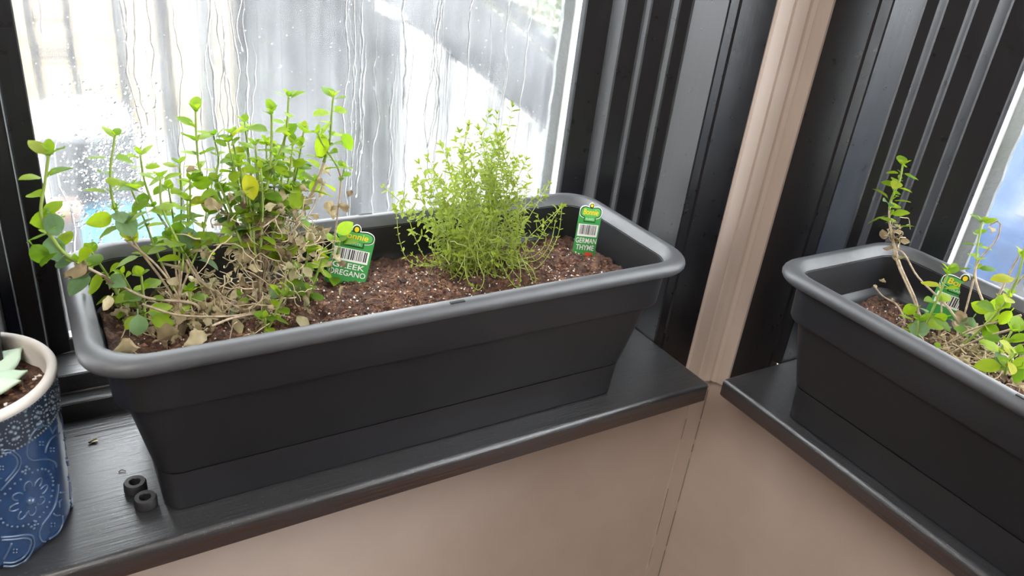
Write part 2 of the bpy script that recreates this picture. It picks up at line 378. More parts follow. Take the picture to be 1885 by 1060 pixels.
def droplets():
    bm = bmesh.new(); rnd = random.Random(5); ys = YGL-.0022
    def drop(c, r):
        N = 8; top = bm.verts.new(c+Vector((0, -r*.32, 0))-LA); rings = []
        for rr, d in ((.6, .25), (1, 0)):
            rings.append([bm.verts.new(c+Vector((math.cos(2*math.pi*k/N)*r*rr, -r*d, math.sin(2*math.pi*k/N)*r*rr*1.15))-LA) for k in range(N)])
        for k in range(N):
            bm.faces.new((top, rings[0][k], rings[0][(k+1) % N])); bm.faces.new((rings[0][k], rings[1][k], rings[1][(k+1) % N], rings[0][(k+1) % N]))
        bm.faces.new(rings[1])
    for _ in range(1050):
        if rnd.random() < .75: u, v = rnd.gauss(195, 52), rnd.gauss(300, 85)
        else: u, v = rnd.uniform(60, 1010), rnd.uniform(0, 380)
        p = P(u, v, ys)
        if not (-.684 < p.x < XG-.012 and .07 < p.z < .9): continue
        drop(p, rnd.uniform(.0006, .0019) if 90 < u < 310 and v > 150 else rnd.uniform(.0003, .0008))
    o = obj('water_droplets', bm, M_WATER, WA, smooth=True); o['kind'] = 'stuff'
rivulets(); droplets()

# ------------------------------------------------------------------ planters
def planter(name, label, T, group, slots):
    """A coordinates: rim x -.688..-.078, y -.009..2213, centre given by T"""
    root = empty(name, T((0, 0, 0))); tag(root, label, 'planter', group)
    L = root.location.copy(); TT = lambda v: T(v)-L
    HX, HY = .305, .1152
    def loop(dx, dy, z, r): return [TT(v) for v in rrect(0, 0, HX-dx, HY-dy, r, z)]
    # reservoir tray
    bm = bmesh.new()
    loft(bm, [loop(.052, .044, .0004, .016), loop(.050, .0424, .002, .018), loop(.0470, .0395, .0440, .02), loop(.0470, .0395, .0444, .02), loop(.06, .05, .0444, .019)], True, True)
    obj('reservoir_tray', bm, M_PLAST, root, smooth=True).data.set_sharp_from_angle(angle=.6)
    bm = bmesh.new()
    o_ = [(.0500, .0425, .0452, .019), (.0468, .0393, .0458, .02), (.0459, .0384, .0475, .02), (.0295, .0250, .1245, .026), (.0285, .0240, .1262, .027), (.0220, .0178, .1305, .030), (.0208, .0166, .1330, .030), (.0180, .0145, .1765, .033), (.0180, .0145, .1790, .033)]
    lip = []
    for i in range(13):
        t = -math.pi*.5-.35+(math.pi+.35+.55)*i/12
        # rolled lip from underside, around the outside, over the top, to the inside
        lip.append((.0088-.0088*math.cos(t), .0088-.0088*math.cos(t), .1822+.0085*math.sin(t)))
    lip = [(a, b, z, .040) for a, b, z in lip]
    in_ = [(.0205, .0200, .1800, .030), (.0225, .0195, .1480, .028), (.0235, .0205, .1365, .028), (.0300, .0265, .1325, .025), (.0325, .0285, .1290, .024), (.0480, .0415, .052, .019)]
    loft(bm, [loop(*q) for q in o_]+[loop(*q) for q in in_], True, True)
    o = obj('body', bm, M_PLAST, root, smooth=True); o.data.set_sharp_from_angle(angle=.9)
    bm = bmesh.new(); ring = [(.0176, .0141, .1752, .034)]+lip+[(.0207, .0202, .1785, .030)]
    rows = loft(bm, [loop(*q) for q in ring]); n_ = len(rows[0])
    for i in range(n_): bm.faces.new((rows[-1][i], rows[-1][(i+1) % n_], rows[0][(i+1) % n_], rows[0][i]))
    o = obj('rim', bm, M_RIM, root, smooth=True); o.data.set_sharp_from_angle(angle=.9); o['label'] = 'lighter grey rolled rim'
    for sx, sy in slots:
        bm = bmesh.new(); y0 = sy*(HY-.0065); box(bm, (sx-.0075, y0-.0016, .1886), (sx+.0075, y0+.0016, .1908), TT); obj('drain_slot', bm, M_SLOT, root)
    return root
CA = Vector((-.383, .1062, 0)); CB = Vector((.1172, -.339, 0))
TA = lambda v: Vector(v)+CA
TB = lambda v: Vector((v[1], v[0], v[2]))+CB
planter('window_box_planter', 'long charcoal plastic planter with oregano and thyme before the wet window', TA, 'charcoal plastic window boxes', ((G(848, 562, .190).x-CA.x, -1), (G(668, 390, .190).x-CA.x, 1)))
planter('window_box_planter', 'charcoal plastic planter on the right-hand sill, cut by the picture edge', TB, 'charcoal plastic window boxes', ((G(1878, 738, .190).y-CB.y, -1), (-.1, 1)))

def soil(name, T, label, zc, seed, lumps=(), hx=.2735, hy=.0860):
    bm = bmesh.new(); nx, ny = 220, 80; g = []
    def hgt(x, y):
        p = Vector((x+seed, y, seed))
        h = zc+.0070*noise.noise(p*22)+.0056*noise.noise(p*60)+.0034*noise.noise(p*150)+.0012*noise.noise(p*330)
        for lx, ly, lr, lh in lumps:
            d = ((x-lx)**2+(y-ly)**2)/(lr*lr)
            if d < 4: h += lh*math.exp(-d*1.6)
        if abs(x) > hx-.004 or abs(y) > hy-.004: h = max(h, zc-.0035)
        return h
    def rc(x, y, q=.026):
        ax, ay = abs(x)-(hx-q), abs(y)-(hy-q)
        if ax > 0 and ay > 0:
            k = max(ax, ay)/math.hypot(ax, ay); x = math.copysign(hx-q+ax*k, x); y = math.copysign(hy-q+ay*k, y)
        return x, y
    for i in range(nx+1):
        g.append([bm.verts.new(T((*rc(lerp(-hx, hx, i/nx), lerp(-hy, hy, j/ny)), hgt(lerp(-hx, hx, i/nx), lerp(-hy, hy, j/ny))))) for j in range(ny+1)])
    for i in range(nx):
        for j in range(ny): bm.faces.new((g[i][j], g[i+1][j], g[i+1][j+1], g[i][j+1]))
    rim = [g[i][0] for i in range(nx+1)]+[g[nx][j] for j in range(1, ny+1)]+[g[i][ny] for i in range(nx-1, -1, -1)]+[g[0][j] for j in range(ny-1, 0, -1)]
    base = []
    for v in rim:
        q = v.co.copy(); c = T((0, 0, 0)); d = q-c; kx, ky = (.91, .80) if T is TA else (.87, .94); base.append(bm.verts.new((c.x+d.x*kx, c.y+d.y*ky, .075)))
    n = len(rim)
    for i in range(n): bm.faces.new((rim[i], rim[(i+1) % n], base[(i+1) % n], base[i]))
    bm.faces.new(base)
    o = obj(name, bm, M_SOIL, smooth=True); tag(o, label, 'soil', kind='stuff')
    # crumbs, perlite and fibres lie in it
    rnd = random.Random(int(seed*10)+1)
    bm = bmesh.new(); bp = bmesh.new(); bf = bmesh.new()
    def crumb(b, c, r, flat=.7):
        m = Matrix.Rotation(rnd.uniform(0, 6.28), 3, 'Z') @ Matrix.Rotation(rnd.uniform(0, 6.28), 3, 'X')
        vs = [b.verts.new(c+m @ Vector((x*r*rnd.uniform(.6, 1.3), y*r*rnd.uniform(.5, 1.1), z*r*flat*rnd.uniform(.6, 1.2)))) for x, y, z in ((1, 0, 0), (-1, 0, 0), (0, 1, 0), (0, -1, 0), (0, 0, 1), (0, 0, -1))]
        for f in ((0, 2, 4), (2, 1, 4), (1, 3, 4), (3, 0, 4), (2, 0, 5), (1, 2, 5), (3, 1, 5), (0, 3, 5)): b.faces.new([vs[i] for i in f])
    for _ in range(5200):
        x, y = rc(rnd.uniform(-.268, .268), rnd.uniform(-.080, .080)); crumb(bm, T((x, y, hgt(x, y)+.0004)), rnd.choice((.0010, .0014, .0020, .0032)))
    for _ in range(760):
        x, y = rc(rnd.uniform(-.262, .262), rnd.uniform(-.076, .076)); crumb(bp, T((x, y, hgt(x, y)+.0008)), rnd.uniform(.0005, .0017), .9)
    for cx, cy, n, s in ((.0, -.05, 70, .012), (.012, -.062, 60, .008), (.10, -.06, 40, .014), (.19, -.02, 25, .02)):
        for _ in range(n):
            x, y = cx+rnd.gauss(0, s), cy+rnd.gauss(0, s*.7)
            if abs(x) < .26 and abs(y) < .08: crumb(bp, T((x, y, hgt(x, y)+.001)), rnd.uniform(.0008, .0024), .9)
    for cx, cy, n in ((-.13, -.055, 260), (-.045, -.05, 240), (.05, -.06, 160), (0, 0, 120), (.18, -.05, 60)):
        for _ in range(n):
            x, y = cx+rnd.gauss(0, .022), cy+rnd.gauss(0, .014)
            if abs(x) > .26 or abs(y) > .08: continue
            c = T((x, y, hgt(x, y)+.001)); a = rnd.uniform(0, 6.28); l = rnd.uniform(.004, .011)
            d = Vector((math.cos(a), math.sin(a), rnd.uniform(-.15, .5)))*l; s = Vector((-d.y, d.x, rnd.uniform(-.002, .002)))*rnd.uniform(-.5, .5)
            tube(bf, [c-d*.5, c+s*.5+Vector((0, 0, .001)), c+d*.5], .0003, .0002, 3)
    for b, nm, m in ((bm, 'bark_crumbs', M_CHUNK), (bp, 'perlite_grains', M_PERL), (bf, 'coir_fibres', M_FIBRE)):
        q = obj(nm, b, m, o); q['kind'] = 'stuff'
    return hgt
def invA(p): return (p[0]-CA.x, p[1]-CA.y)
lumpsA = [(*invA(G(410, 620, .14)), .028, .010), (*invA(G(620, 570, .14)), .03, .008), (*invA(G(840, 545, .14)), .02, .010), (*invA(G(900, 545, .14)), .014, -.012), (.12, .03, .05, .006)]
hA = soil('potting_soil', TA, 'dark brown potting soil with white perlite in the long herb planter', .1375, 1.7, lumpsA, .2785, .0895)
hB = soil('potting_soil', TB, 'dark brown potting soil in the right-hand planter', .1265, 4.3, (), .2715, .0855)
def soilA(p): return hA(p[0]-CA.x, p[1]-CA.y)
def soilB(p): return hB(p[1]-CB.y, p[0]-CB.x)

# ------------------------------------------------------------------ leaves
def leaf_mesh(name, m, W=.62, fold=.18, curl=.25, wave=0, seed=0, pet=.22, tipp=.85, rows=8, crumple=0, cup=0):
    me = bpy.data.meshes.new(name); vs = []; fs = []
    ts = [-pet, -pet*.35]+[i/rows for i in range(rows+1)]
    for t in ts:
        if t < 0: w = .03
        else: w = W*.5*(math.sin(math.pi*min(1, t**tipp))**.72)+.012*(1-t)
        for s in (-1, -.55, 0, .55, 1):
            x = s*w; z = fold*abs(x)*1.3-curl*max(0, t)**2*.6+cup*(x*x)*2
            y = t-.12*curl*max(0, t)**2
            if wave and t > 0: z += wave*abs(s)*math.sin(t*14+seed*3+s)
            p = Vector((x, y, z))
            if crumple and t > -.1:
                q = p*3.1+Vector((seed*7.3, seed*1.7, 0))
                p += Vector((noise.noise(q), noise.noise(q+Vector((9, 0, 0))), 1.8*noise.noise(q+Vector((0, 9, 0)))))*crumple
                a = s*1.9*crumple*3; p.z += .25*crumple*3*(abs(s)**1.6); p.x *= math.cos(min(1.2, abs(a)*.6))
            vs.append(p)
    n = 5
    for i in range(len(ts)-1):
        for j in range(n-1): fs.append((i*n+j, i*n+j+1, (i+1)*n+j+1, (i+1)*n+j))
    me.from_pydata(vs, [], fs); me.materials.append(m)
    for p in me.polygons: p.use_smooth = True
    return me
LEAVES = [leaf_mesh('oregano_leaf', M_LEAF, W, f, c, wave=w, seed=i) for i, (W, f, c, w) in enumerate([(.66, .15, .2, 0), (.72, .05, .45, .01), (.60, .35, .1, 0), (.68, -.1, .6, .012), (.76, .2, .3, .015)])]
LEAVESB = [leaf_mesh('oregano_leaf_old', M_LEAFB, W, f, c, seed=i) for i, (W, f, c) in enumerate([(.74, .1, .35), (.68, .25, .6)])]
DRYS = [leaf_mesh('dried_leaf', M_DRY, .6+.1*(i % 3), .2, .5+.3*(i % 2), seed=i+1, crumple=.10+.03*(i % 4), rows=12) for i in range(7)]
THY = [leaf_mesh('thyme_leaf', M_THYME, W, .3, c, pet=.06, rows=4, tipp=.9) for W, c in ((.42, .2), (.5, .5), (.36, -.2))]

def leaf_matrix(p, d, nrm, s):
    y = d.normalized(); x = y.cross(nrm)
    if x.length < 1e-4: x = y.cross(Vector((1, 0, .2)))
    x.normalize(); z = x.cross(y)
    return Matrix.Translation(p) @ Matrix((x, y, z)).transposed().to_4x4() @ Matrix.Scale(s, 4)

class Plant:
    def __init__(self, name, base, label, cat='plant', seed=1, group=None, ground=None):
        self.root = empty(name, base); tag(self.root, label, cat, group); self.ground = ground; self.B = Vector(base); self.rnd = random.Random(seed)
    def rooted(self, pts):
        pts = [Vector(p) for p in pts]; q = pts[-1]
        if self.ground:
            g = self.ground(q)-.003
            if 0 < q.z-g < .035: pts.append(Vector((q.x, q.y, g)))
        return pts
    def stem(self, pts, r0, r1, m, name='stem', n=6, sub=5):
        pts = self.rooted(pts); pts = catmull([Vector(p) for p in pts], sub)
        bm = bmesh.new(); tube(bm, [p-self.B for p in pts], r0, r1, n); return obj(name, bm, m, self.root, smooth=True), pts
    def leaf(self, parent, p, d, nrm, s, pool, name='leaf'):
        o = ob(name, self.rnd.choice(pool), parent); o.matrix_local = leaf_matrix(p-self.B, d, nrm, s); return o
    def sprig(self, pts, nodes, s_tip, s_base, f0=.0, f1=.7, r=(.0014, .0008), woody=.4, blue=.12, tip=True):
        """pts run from tip to base"""
        rnd = self.rnd; full = catmull(self.rooted(pts), 6)
        k = max(2, int(len(full)*(1-woody)))
        gs, ws = full[:k+1], full[k:]
        bm = bmesh.new(); tube(bm, [p-self.B for p in gs], r[1], lerp(r[1], r[0], .7), 6); so = obj('stem', bm, M_STEM, self.root, smooth=True)
        if len(ws) > 1 and woody > 0:
            bm = bmesh.new(); tube(bm, [p-self.B for p in ws], lerp(r[1], r[0], .6)*.85, r[0]*.85, 6); obj('woody_stem', bm, M_WOOD, self.root, smooth=True)
        # arc length
        acc = [0]
        for a, b in zip(full, full[1:]): acc.append(acc[-1]+(b-a).length)
        L = acc[-1]
        def at(t):
            q = t*L
            for i in range(len(acc)-1):
                if acc[i+1] >= q:
                    k = (q-acc[i])/max(1e-9, acc[i+1]-acc[i]); return full[i].lerp(full[i+1], k), (full[i]-full[i+1]).normalized()
            return full[-1], (full[-2]-full[-1]).normalized()
        az = rnd.uniform(0, 3.14)
        for i in range(nodes):
            t = f0+(f1-f0)*(i+.25)/nodes; p, d = at(t)
            s = lerp(s_tip, s_base, min(1, (i+.5)/max(1, nodes-1)))
            a = d.orthogonal().normalized(); b = d.cross(a)
            for sg in (0, 1):
                if rnd.random() < .08: continue
                th = az+math.pi*sg+rnd.uniform(-.35, .35); out = a*math.cos(th)+b*math.sin(th)
                el = rnd.uniform(.05, .6) if i else rnd.uniform(.5, .9)
                dr = (out*math.cos(el)+d*math.sin(el)+Vector((0, 0, rnd.uniform(-.3, .1)))).normalized()
                nr = (d*.8+Vector((0, 0, .6))+Vector((rnd.uniform(-.5, .5), rnd.uniform(-.7, .2), 0)))
                sz = s*1.18*rnd.uniform(.78, 1.2); pool = LEAVESB if rnd.random() < blue and i > nodes*.3 else LEAVES
                self.leaf(so, p+dr*sz*.2, dr, nr, sz, pool)
                if rnd.random() < .45 and i > 0:   # axillary leaflet
                    d2 = (out*.6+d*.8).normalized(); self.leaf(so, p+d2*.001, d2, nr, sz*.42, LEAVES)
            az += math.pi/2+rnd.uniform(-.2, .2)
        if tip:
            p, d = full[0], (full[0]-full[1]).normalized(); a = d.orthogonal().normalized(); b = d.cross(a)
            for k in range(3):
                th = az+k*2.1; out = a*math.cos(th)+b*math.sin(th); dr = (d*.9+out*.75).normalized()
                self.leaf(so, p, dr, (d*.3-out+Vector((0, 0, .3))), s_tip*rnd.uniform(.65, .95), LEAVES)
        return so
    def dry(self, p, s, name='dried_leaf', parent=None):
        rnd = self.rnd; d = Vector((rnd.uniform(-1, 1), rnd.uniform(-1, 1), rnd.uniform(-.9, .6))); n = Vector((rnd.uniform(-1, 1), rnd.uniform(-1, 1), rnd.uniform(-.2, 1)))
        return self.leaf(parent or self.root, p, d.normalized(), n, s, DRYS, name)
    def tendrils(self, pts_fn, n, name='dry_tendrils', m=None):
        bm = bmesh.new(); rnd = self.rnd
        for _ in range(n):
            p = pts_fn(); q = [p]; d = Vector((rnd.uniform(-1, 1), rnd.uniform(-1, 1), rnd.uniform(-.5, .8))).normalized()
            for _k in range(rnd.randint(3, 6)):
                d = (d+Vector((rnd.uniform(-1, 1), rnd.uniform(-1, 1), rnd.uniform(-1, .8)))*.75).normalized(); q.append(q[-1]+d*rnd.uniform(.004, .009))
            tube(bm, [c-self.B for c in catmull(q, 3)], rnd.uniform(.0004, .0009), .0003, 4)
        o = obj(name, bm, m or M_TAN, self.root, smooth=True); o['kind'] = 'stuff'

# ------------------------------------------------------------------ Greek oregano in the long planter
SZ = .136
OB = Vector((-.515, .135, SZ))
oreg = Plant('oregano_plant', OB, 'bushy bright green oregano with dried brown leaves in the long planter', 'plant', 11, ground=soilA)
def pts(*a): return [P(*q) for q in a]
B0 = (480, 530, .140); B1 = (430, 545, .135); B2 = (330, 550, .130); B3 = (520, 520, .150)
S = oreg.sprig; mm = .001
S(pts((90, 282, .100), (82, 340, .100), (76, 395, .098), (98, 440, .100), (130, 475, .102), (195, 510, .110), (270, 548, .125), (360, 560, .13)), 9, 14*mm, 19*mm, 0, .58, (.0017, .0011), .45)
S(pts((212, 250, .150), (203, 320, .148), (212, 385, .146), (250, 450, .142), (318, 545, .135)), 8, 12*mm, 18*mm, 0, .66, (.0015, .0009), .55)
S(pts((258, 285, .17), (268, 340, .168), (292, 395, .16), (330, 450, .15), (372, 520, .14)), 7, 11*mm, 15*mm, 0, .5, (.0014, .0009), .5)
S(pts((295, 325, .135), (298, 380, .133), (325, 440, .13), (362, 510, .13), (402, 545, .132)), 5, 12*mm, 20*mm, 0, .6, (.0015, .0009), .5)
S(pts((360, 203, .165), (362, 262, .162), (370, 318, .158), (400, 375, .15), (440, 430, .145), B0), 9, 13*mm, 16*mm, 0, .55, (.0015, .0009), .5)
S(pts((393, 250, .175), (402, 292, .172), (398, 340, .165), (425, 405, .155), B0), 7, 11*mm, 14*mm, 0, .6)
S(pts((452, 240, .185), (457, 292, .182), (465, 340, .175), (470, 400, .16), B0), 8, 11*mm, 15*mm, 0, .6)
S(pts((531, 178, .165), (528, 232, .163), (520, 268, .16), (505, 305, .155), (488, 360, .150), (478, 440, .145), B0), 10, 13*mm, 16*mm, 0, .55, (.0017, .001), .55, .05)
S(pts((500, 205, .145), (500, 245, .145), (498, 300, .143), (492, 340, .142), (480, 390, .14), (476, 460, .14), B0), 8, 12*mm, 19*mm, 0, .62, (.002, .001), .4, .05)
S(pts((613, 178, .165), (610, 215, .163), (607, 255, .16), (598, 292, .157), (583, 335, .152), (560, 385, .148), (540, 430, .147), B3), 9, 13*mm, 19*mm, 0, .48, (.0019, .001), .6, .05)
S(pts((585, 245, .15), (598, 272, .15), (620, 305, .15), (627, 335, .15), (622, 390, .15), (616, 440, .155), (612, 470, .165), (608, 500, .17)), 2, 10*mm, 13*mm, 0, .2, (.0012, .0009), .75)
S(pts((634, 308, .15), (630, 325, .15), (626, 345, .15)), 2, 8*mm, 9*mm, 0, .8, (.0009, .0007), 0)
for (u, v, y) in [(420, 262, .16), (470, 268, .15), (545, 300, .16), (440, 300, .14), (520, 320, .14), (480, 310, .13), (560, 330, .17), (400, 330, .14), (455, 350, .13), (535, 350, .15), (350, 330, .15), (345, 370, .14), (240, 345, .16), (425, 300, .17), (505, 285, .17), (490, 260, .16), (555, 265, .16), (380, 390, .14), (330, 300, .17), (450, 225, .17), (540, 260, .15), (470, 300, .165), (525, 240, .175), (505, 340, .165), (310, 345, .16), (410, 350, .15), (425, 245, .165), (560, 235, .165)]:
    b = B0 if u > 380 else B2
    S(pts((u, v, y), (lerp(u, b[0], .25)+4, lerp(v, b[1], .3), y), (lerp(u, b[0], .6), lerp(v, b[1], .65), y-.01), b), 4, 11*mm, 16*mm, 0, .5, (.0013, .0008), .45)
# fresh shoots low in the pot
def shoot(tip, base, n, st, sb, r=(.0017, .0011)): S([tip, tip.lerp(base, .5)+Vector((.001, 0, 0)), base], n, st, sb, 0, 1.0, r, 0, .1)
def gz(u, v, dz=0): q = G(u, v, SZ+dz); return q
def at_soil(u, v): q = G(u, v, SZ); q.z = soilA(q)-.002; return q
for (ut, vt, ub, vb, n, a, b) in [(260, 508, 266, 605, 5, 13, 20), (348, 535, 350, 590, 3, 12, 14), (520, 545, 488, 620, 4, 12, 14), (568, 462, 545, 555, 4, 13, 17), (596, 470, 560, 560, 4, 13, 17), (625, 445, 612, 515, 4, 13, 19), (522, 470, 525, 560, 4, 13, 17), (208, 525, 225, 580, 3, 10, 14), (225, 505, 262, 580, 3, 10, 14), (488, 585, 485, 628, 3, 9, 11), (300, 585, 305, 615, 2, 9, 14), (440, 545, 440, 575, 2, 8, 9), (166, 460, 230, 560, 3, 10, 14)]:
    b0 = at_soil(ub, vb); t0 = P(ut, vt, b0.y-.004); shoot(t0, b0, n, a*mm, b*mm)
# broad single leaves the photo shows large
for (u, v, y, s, dx, dz) in [(255, 602, .075, 22, -.1, -1), (300, 592, .085, 19, 1, -.3), (636, 420, .155, 20, .7, .5), (640, 262, .15, 19, .5, -1), (82, 405, .098, 21, -1, .0), (100, 415, .095, 20, .2, -1), (182, 405, .135, 22, -1, -.1), (235, 415, .14, 24, .3, -.6), (325, 430, .14, 22, -.4, -.9), (348, 440, .135, 22, .1, -1), (385, 370, .14, 24, -.3, -1), (375, 335, .15, 20, .6, .3), (590, 270, .15, 24, -.2, -1), (460, 345, .13, 25, .2, -1), (545, 370, .14, 22, .2, -1), (580, 345, .15, 16, -.2, -1), (100, 460, .1, 22, .2, -1), (240, 430, .15, 20, .5, -.8), (75, 470, .095, 20, .5, -1)]:
    p = P(u, v, y); d = Vector((dx, -.3, dz)).normalized()
    oreg.leaf(oreg.root, p-d*s*mm*.5, d, Vector((.1, -1, .35)), s*mm, LEAVESB if (u in (255, 100, 348, 235)) else LEAVES)
# dried material
rd = oreg.rnd
def dryp():
    c = P(500, 445, .135); return c+Vector((rd.gauss(0, .030), rd.gauss(0, .018), rd.gauss(-.004, .024)))
for _ in range(140): oreg.dry(dryp(), rd.uniform(9, 16)*mm)
def drylow():
    q = G(rd.gauss(375, 85), rd.gauss(575, 28), SZ+.006); q.y = max(.028, min(.185, q.y)); q.x = max(-.642, q.x); q.z = soilA(q)+rd.uniform(.001, .016); return q
for _ in range(120): oreg.dry(drylow(), rd.uniform(9, 18)*mm)
for (u, v, y, s) in [(605, 320, .15, 17), (600, 375, .15, 18), (640, 362, .15, 10), (585, 335, .15, 13), (150, 480, .105, 20), (165, 490, .105, 16), (520, 350, .14, 13), (495, 400, .13, 16), (560, 360, .14, 14), (420, 395, .13, 18), (440, 380, .14, 15), (290, 625, .06, 22), (330, 620, .065, 20), (250, 640, .05, 20), (375, 610, .06, 20), (190, 510, .10, 15), (205, 545, .1, 14), (345, 500, .13, 18), (305, 515, .13, 14)]: oreg.dry(P(u, v, y), s*mm)
oreg.tendrils(dryp, 150); oreg.tendrils(drylow, 90)
for q in [((300, 485, .14), (350, 500, .135), (400, 540, .13), (440, 560, .125)), ((262, 560, .1), (330, 580, .085), (420, 582, .08), (480, 575, .1)), ((390, 600, .06), (430, 585, .07), (480, 580, .09)), ((470, 560, .12), (450, 570, .11), (420, 556, .12), (395, 535, .13)), ((540, 380, .15), (520, 440, .145), (500, 500, .145)), ((588, 330, .15), (560, 390, .148), (530, 440, .15)), ((430, 400, .15), (460, 450, .145), (480, 520, .14)), ((230, 440, .14), (290, 490, .135), (330, 550, .13)), ((445, 350, .14), (462, 430, .138), (478, 520, .136))]:
    oreg.stem([P(*c) for c in q], .0011, .0008, M_WOOD, 'woody_stem')

# ------------------------------------------------------------------ German thyme
TBASE = Vector((-.268, .145, SZ))
thy = Plant('thyme_plant', TBASE, 'fine-leaved airy thyme plant in the middle of the long planter', 'plant', 21)
tbm = bmesh.new(); tcount = [0]
def thyme_stem(tip, base, mid_lift=0, indiv=False, step=.0062, s0=.0058, curve=None):
    rnd = thy.rnd
    if curve: q = curve
    else:
        m = tip.lerp(base, .5)+Vector((rnd.uniform(-.008, .008), rnd.uniform(-.008, .008), mid_lift))
        # leave the base more horizontally, then rise
        m2 = tip.lerp(base, .8)+Vector(((tip.x-base.x)*.12, (tip.y-base.y)*.12, -.006)); q = [tip, m, m2, base]
    full = catmull(q, 6); bm = bmesh.new(); tube(bm, [p-thy.B for p in full], .00035, .0006, 4); so = obj('stem', bm, M_TSTEM, thy.root, smooth=True)
    az = rnd.uniform(0, 3); acc = 0; nxt = 0
    L = sum((b-a).length for a, b in zip(full, full[1:]))
    for a_, b_ in zip(full, full[1:]):
        seg = (b_-a_).length
        while nxt <= acc+seg and nxt < L*.86:
            p = a_.lerp(b_, (nxt-acc)/max(1e-9, seg)); d = (a_-b_).normalized(); a = d.orthogonal().normalized(); b = d.cross(a)
            first = nxt == 0
            for k in range(2 if not first else 4):
                th = az+math.pi*k if not first else az+math.pi/2*k
                out = a*math.cos(th)+b*math.sin(th); el = .9 if first else rnd.uniform(.1, .7)
                dr = out*math.cos(el)+d*math.sin(el); s = s0*rnd.uniform(.7, 1.25)*(.8 if first else 1)*(1 if nxt < L*.5 else .8)
                nr = d+Vector((0, -.2, .5))+out*-.2
                if indiv and tcount[0] < 290:
                    tcount[0] += 1; thy.leaf(so, p, dr, nr, s, THY)
                else:
                    mx = leaf_matrix(p-thy.B, dr, nr, s); me = rnd.choice(THY); vs = [tbm.verts.new(mx @ v.co) for v in me.vertices]
                    for f in me.polygons: tbm.faces.new([vs[i] for i in f.vertices])
            az += math.pi/2+rnd.uniform(-.2, .2); nxt += step*rnd.uniform(.75, 1.3)*(1 if not first else .7)
        acc += seg
tr = thy.rnd
def tb(sp=.016): return TBASE+Vector((tr.gauss(0, sp), tr.gauss(0, sp*.8), -.003))
vt = [(720, 400), (760, 330), (800, 288), (850, 248), (880, 240), (920, 240), (950, 268), (985, 315), (1035, 385)]
def vtop(u):
    for (a, b), (c, d) in zip(vt, vt[1:]):
        if a <= u <= c: return lerp(b, d, (u-a)/(c-a))
    return 400
for (u, v, y) in [(943, 198, .15), (915, 210, .16), (900, 208, .155), (862, 232, .14), (846, 245, .15), (880, 240, .16), (912, 252, .13), (925, 255, .17), (788, 290, .14), (812, 268, .15), (826, 280, .16), (772, 302, .15), (768, 335, .13), (950, 300, .16), (968, 295, .14), (975, 330, .15), (1010, 340, .15), (708, 345, .17), (742, 358, .15), (763, 348, .14), (730, 385, .13), (1034, 380, .12), (1030, 385, .15), (1000, 365, .16), (840, 262, .13), (895, 262, .14)]:
    thyme_stem(P(u, v, y), tb(.018), 0, True, .0078, .0088)
for _ in range(88):
    u = tr.triangular(745, 1025, 880); v = lerp(vtop(u)+8, 470, tr.random()**1.25); y = tr.uniform(.10, .19)
    thyme_stem(P(u, v, y), tb(.026), 0, False, .0072, .0078)
for c in [((730, 395, .15), (735, 440, .145), (752, 480, .14), (790, 490, .14), (830, 478, .145)), ((745, 375, .14), (765, 440, .135), (790, 480, .135), (840, 480, .14)),
          ((855, 465, .10), (857, 505, .09), (868, 525, .085), (882, 533, .085), (891, 512, .09), (880, 480, .105), (878, 440, .12)),
          ((1034, 385, .12), (1028, 430, .115), (1010, 468, .11), (985, 495, .11), (950, 490, .115), (915, 470, .13)), ((1022, 410, .14), (1012, 450, .13), (985, 480, .13), (930, 480, .14)),
          ((925, 490, .10), (938, 515, .09), (955, 530, .085), (985, 520, .09), (975, 490, .1), (940, 470, .12)), ((912, 505, .1), (930, 512, .095), (945, 490, .1), (935, 460, .12)), ((955, 535, .085), (958, 500, .09), (950, 460, .11)),
          ((985, 530, .085), (975, 505, .09), (955, 465, .11)), ((960, 405, .1), (968, 450, .1), (955, 480, .105), (920, 500, .12)), ((870, 420, .1), (890, 470, .1), (900, 510, .11)), ((800, 420, .12), (795, 460, .12), (820, 490, .125)), ((760, 470, .13), (790, 488, .13), (830, 470, .14)),
          ((990, 400, .11), (1005, 440, .11), (985, 470, .115), (940, 480, .125)), ((880, 395, .1), (862, 440, .1), (880, 490, .11))]:
    thyme_stem(None, None, curve=[P(*q) for q in c], step=.0095, s0=.0062)
o = obj('small_leaves', tbm, M_THYME, thy.root, smooth=True, recalc=False); o['kind'] = 'stuff'
thy.tendrils(lambda: P(tr.uniform(820, 960), tr.uniform(420, 490), tr.uniform(.11, .15)), 60, 'bare_stems', M_TSTEM)

# ------------------------------------------------------------------ oregano in the right-hand planter
QB = Vector((.15, -.17, .121))
org2 = Plant('oregano_plant', QB, 'sparse leggy oregano with bare dry stems in the right-hand planter', 'plant', 31, ground=soilB)
S2 = org2.sprig
def X(u, v, x): return on(u, v, 'x', x)
def xp(*a): return [X(*q) for q in a]
S2(xp((1662, 303, .16), (1655, 335, .16), (1640, 370, .158), (1637, 405, .155), (1645, 445, .152), (1658, 490, .15), (1690, 570, .148)), 10, 14*mm, 17*mm, 0, .40, (.0018, .0011), .64)
S2(xp((1746, 500, .12), (1730, 540, .118), (1708, 590, .115), (1690, 630, .112)), 5, 14*mm, 18*mm, 0, .8, (.0016, .001), .1)
S2(xp((1808, 408, .18), (1800, 450, .178), (1795, 500, .172), (1775, 580, .165), (1760, 620, .15)), 5, 11*mm, 15*mm, 0, .4, (.0014, .0009), .55)
S2(xp((1884, 470, .13), (1870, 520, .13), (1840, 570, .128), (1790, 620, .126), (1760, 650, .13)), 6, 15*mm, 20*mm, 0, .8, (.0017, .0012), .2)
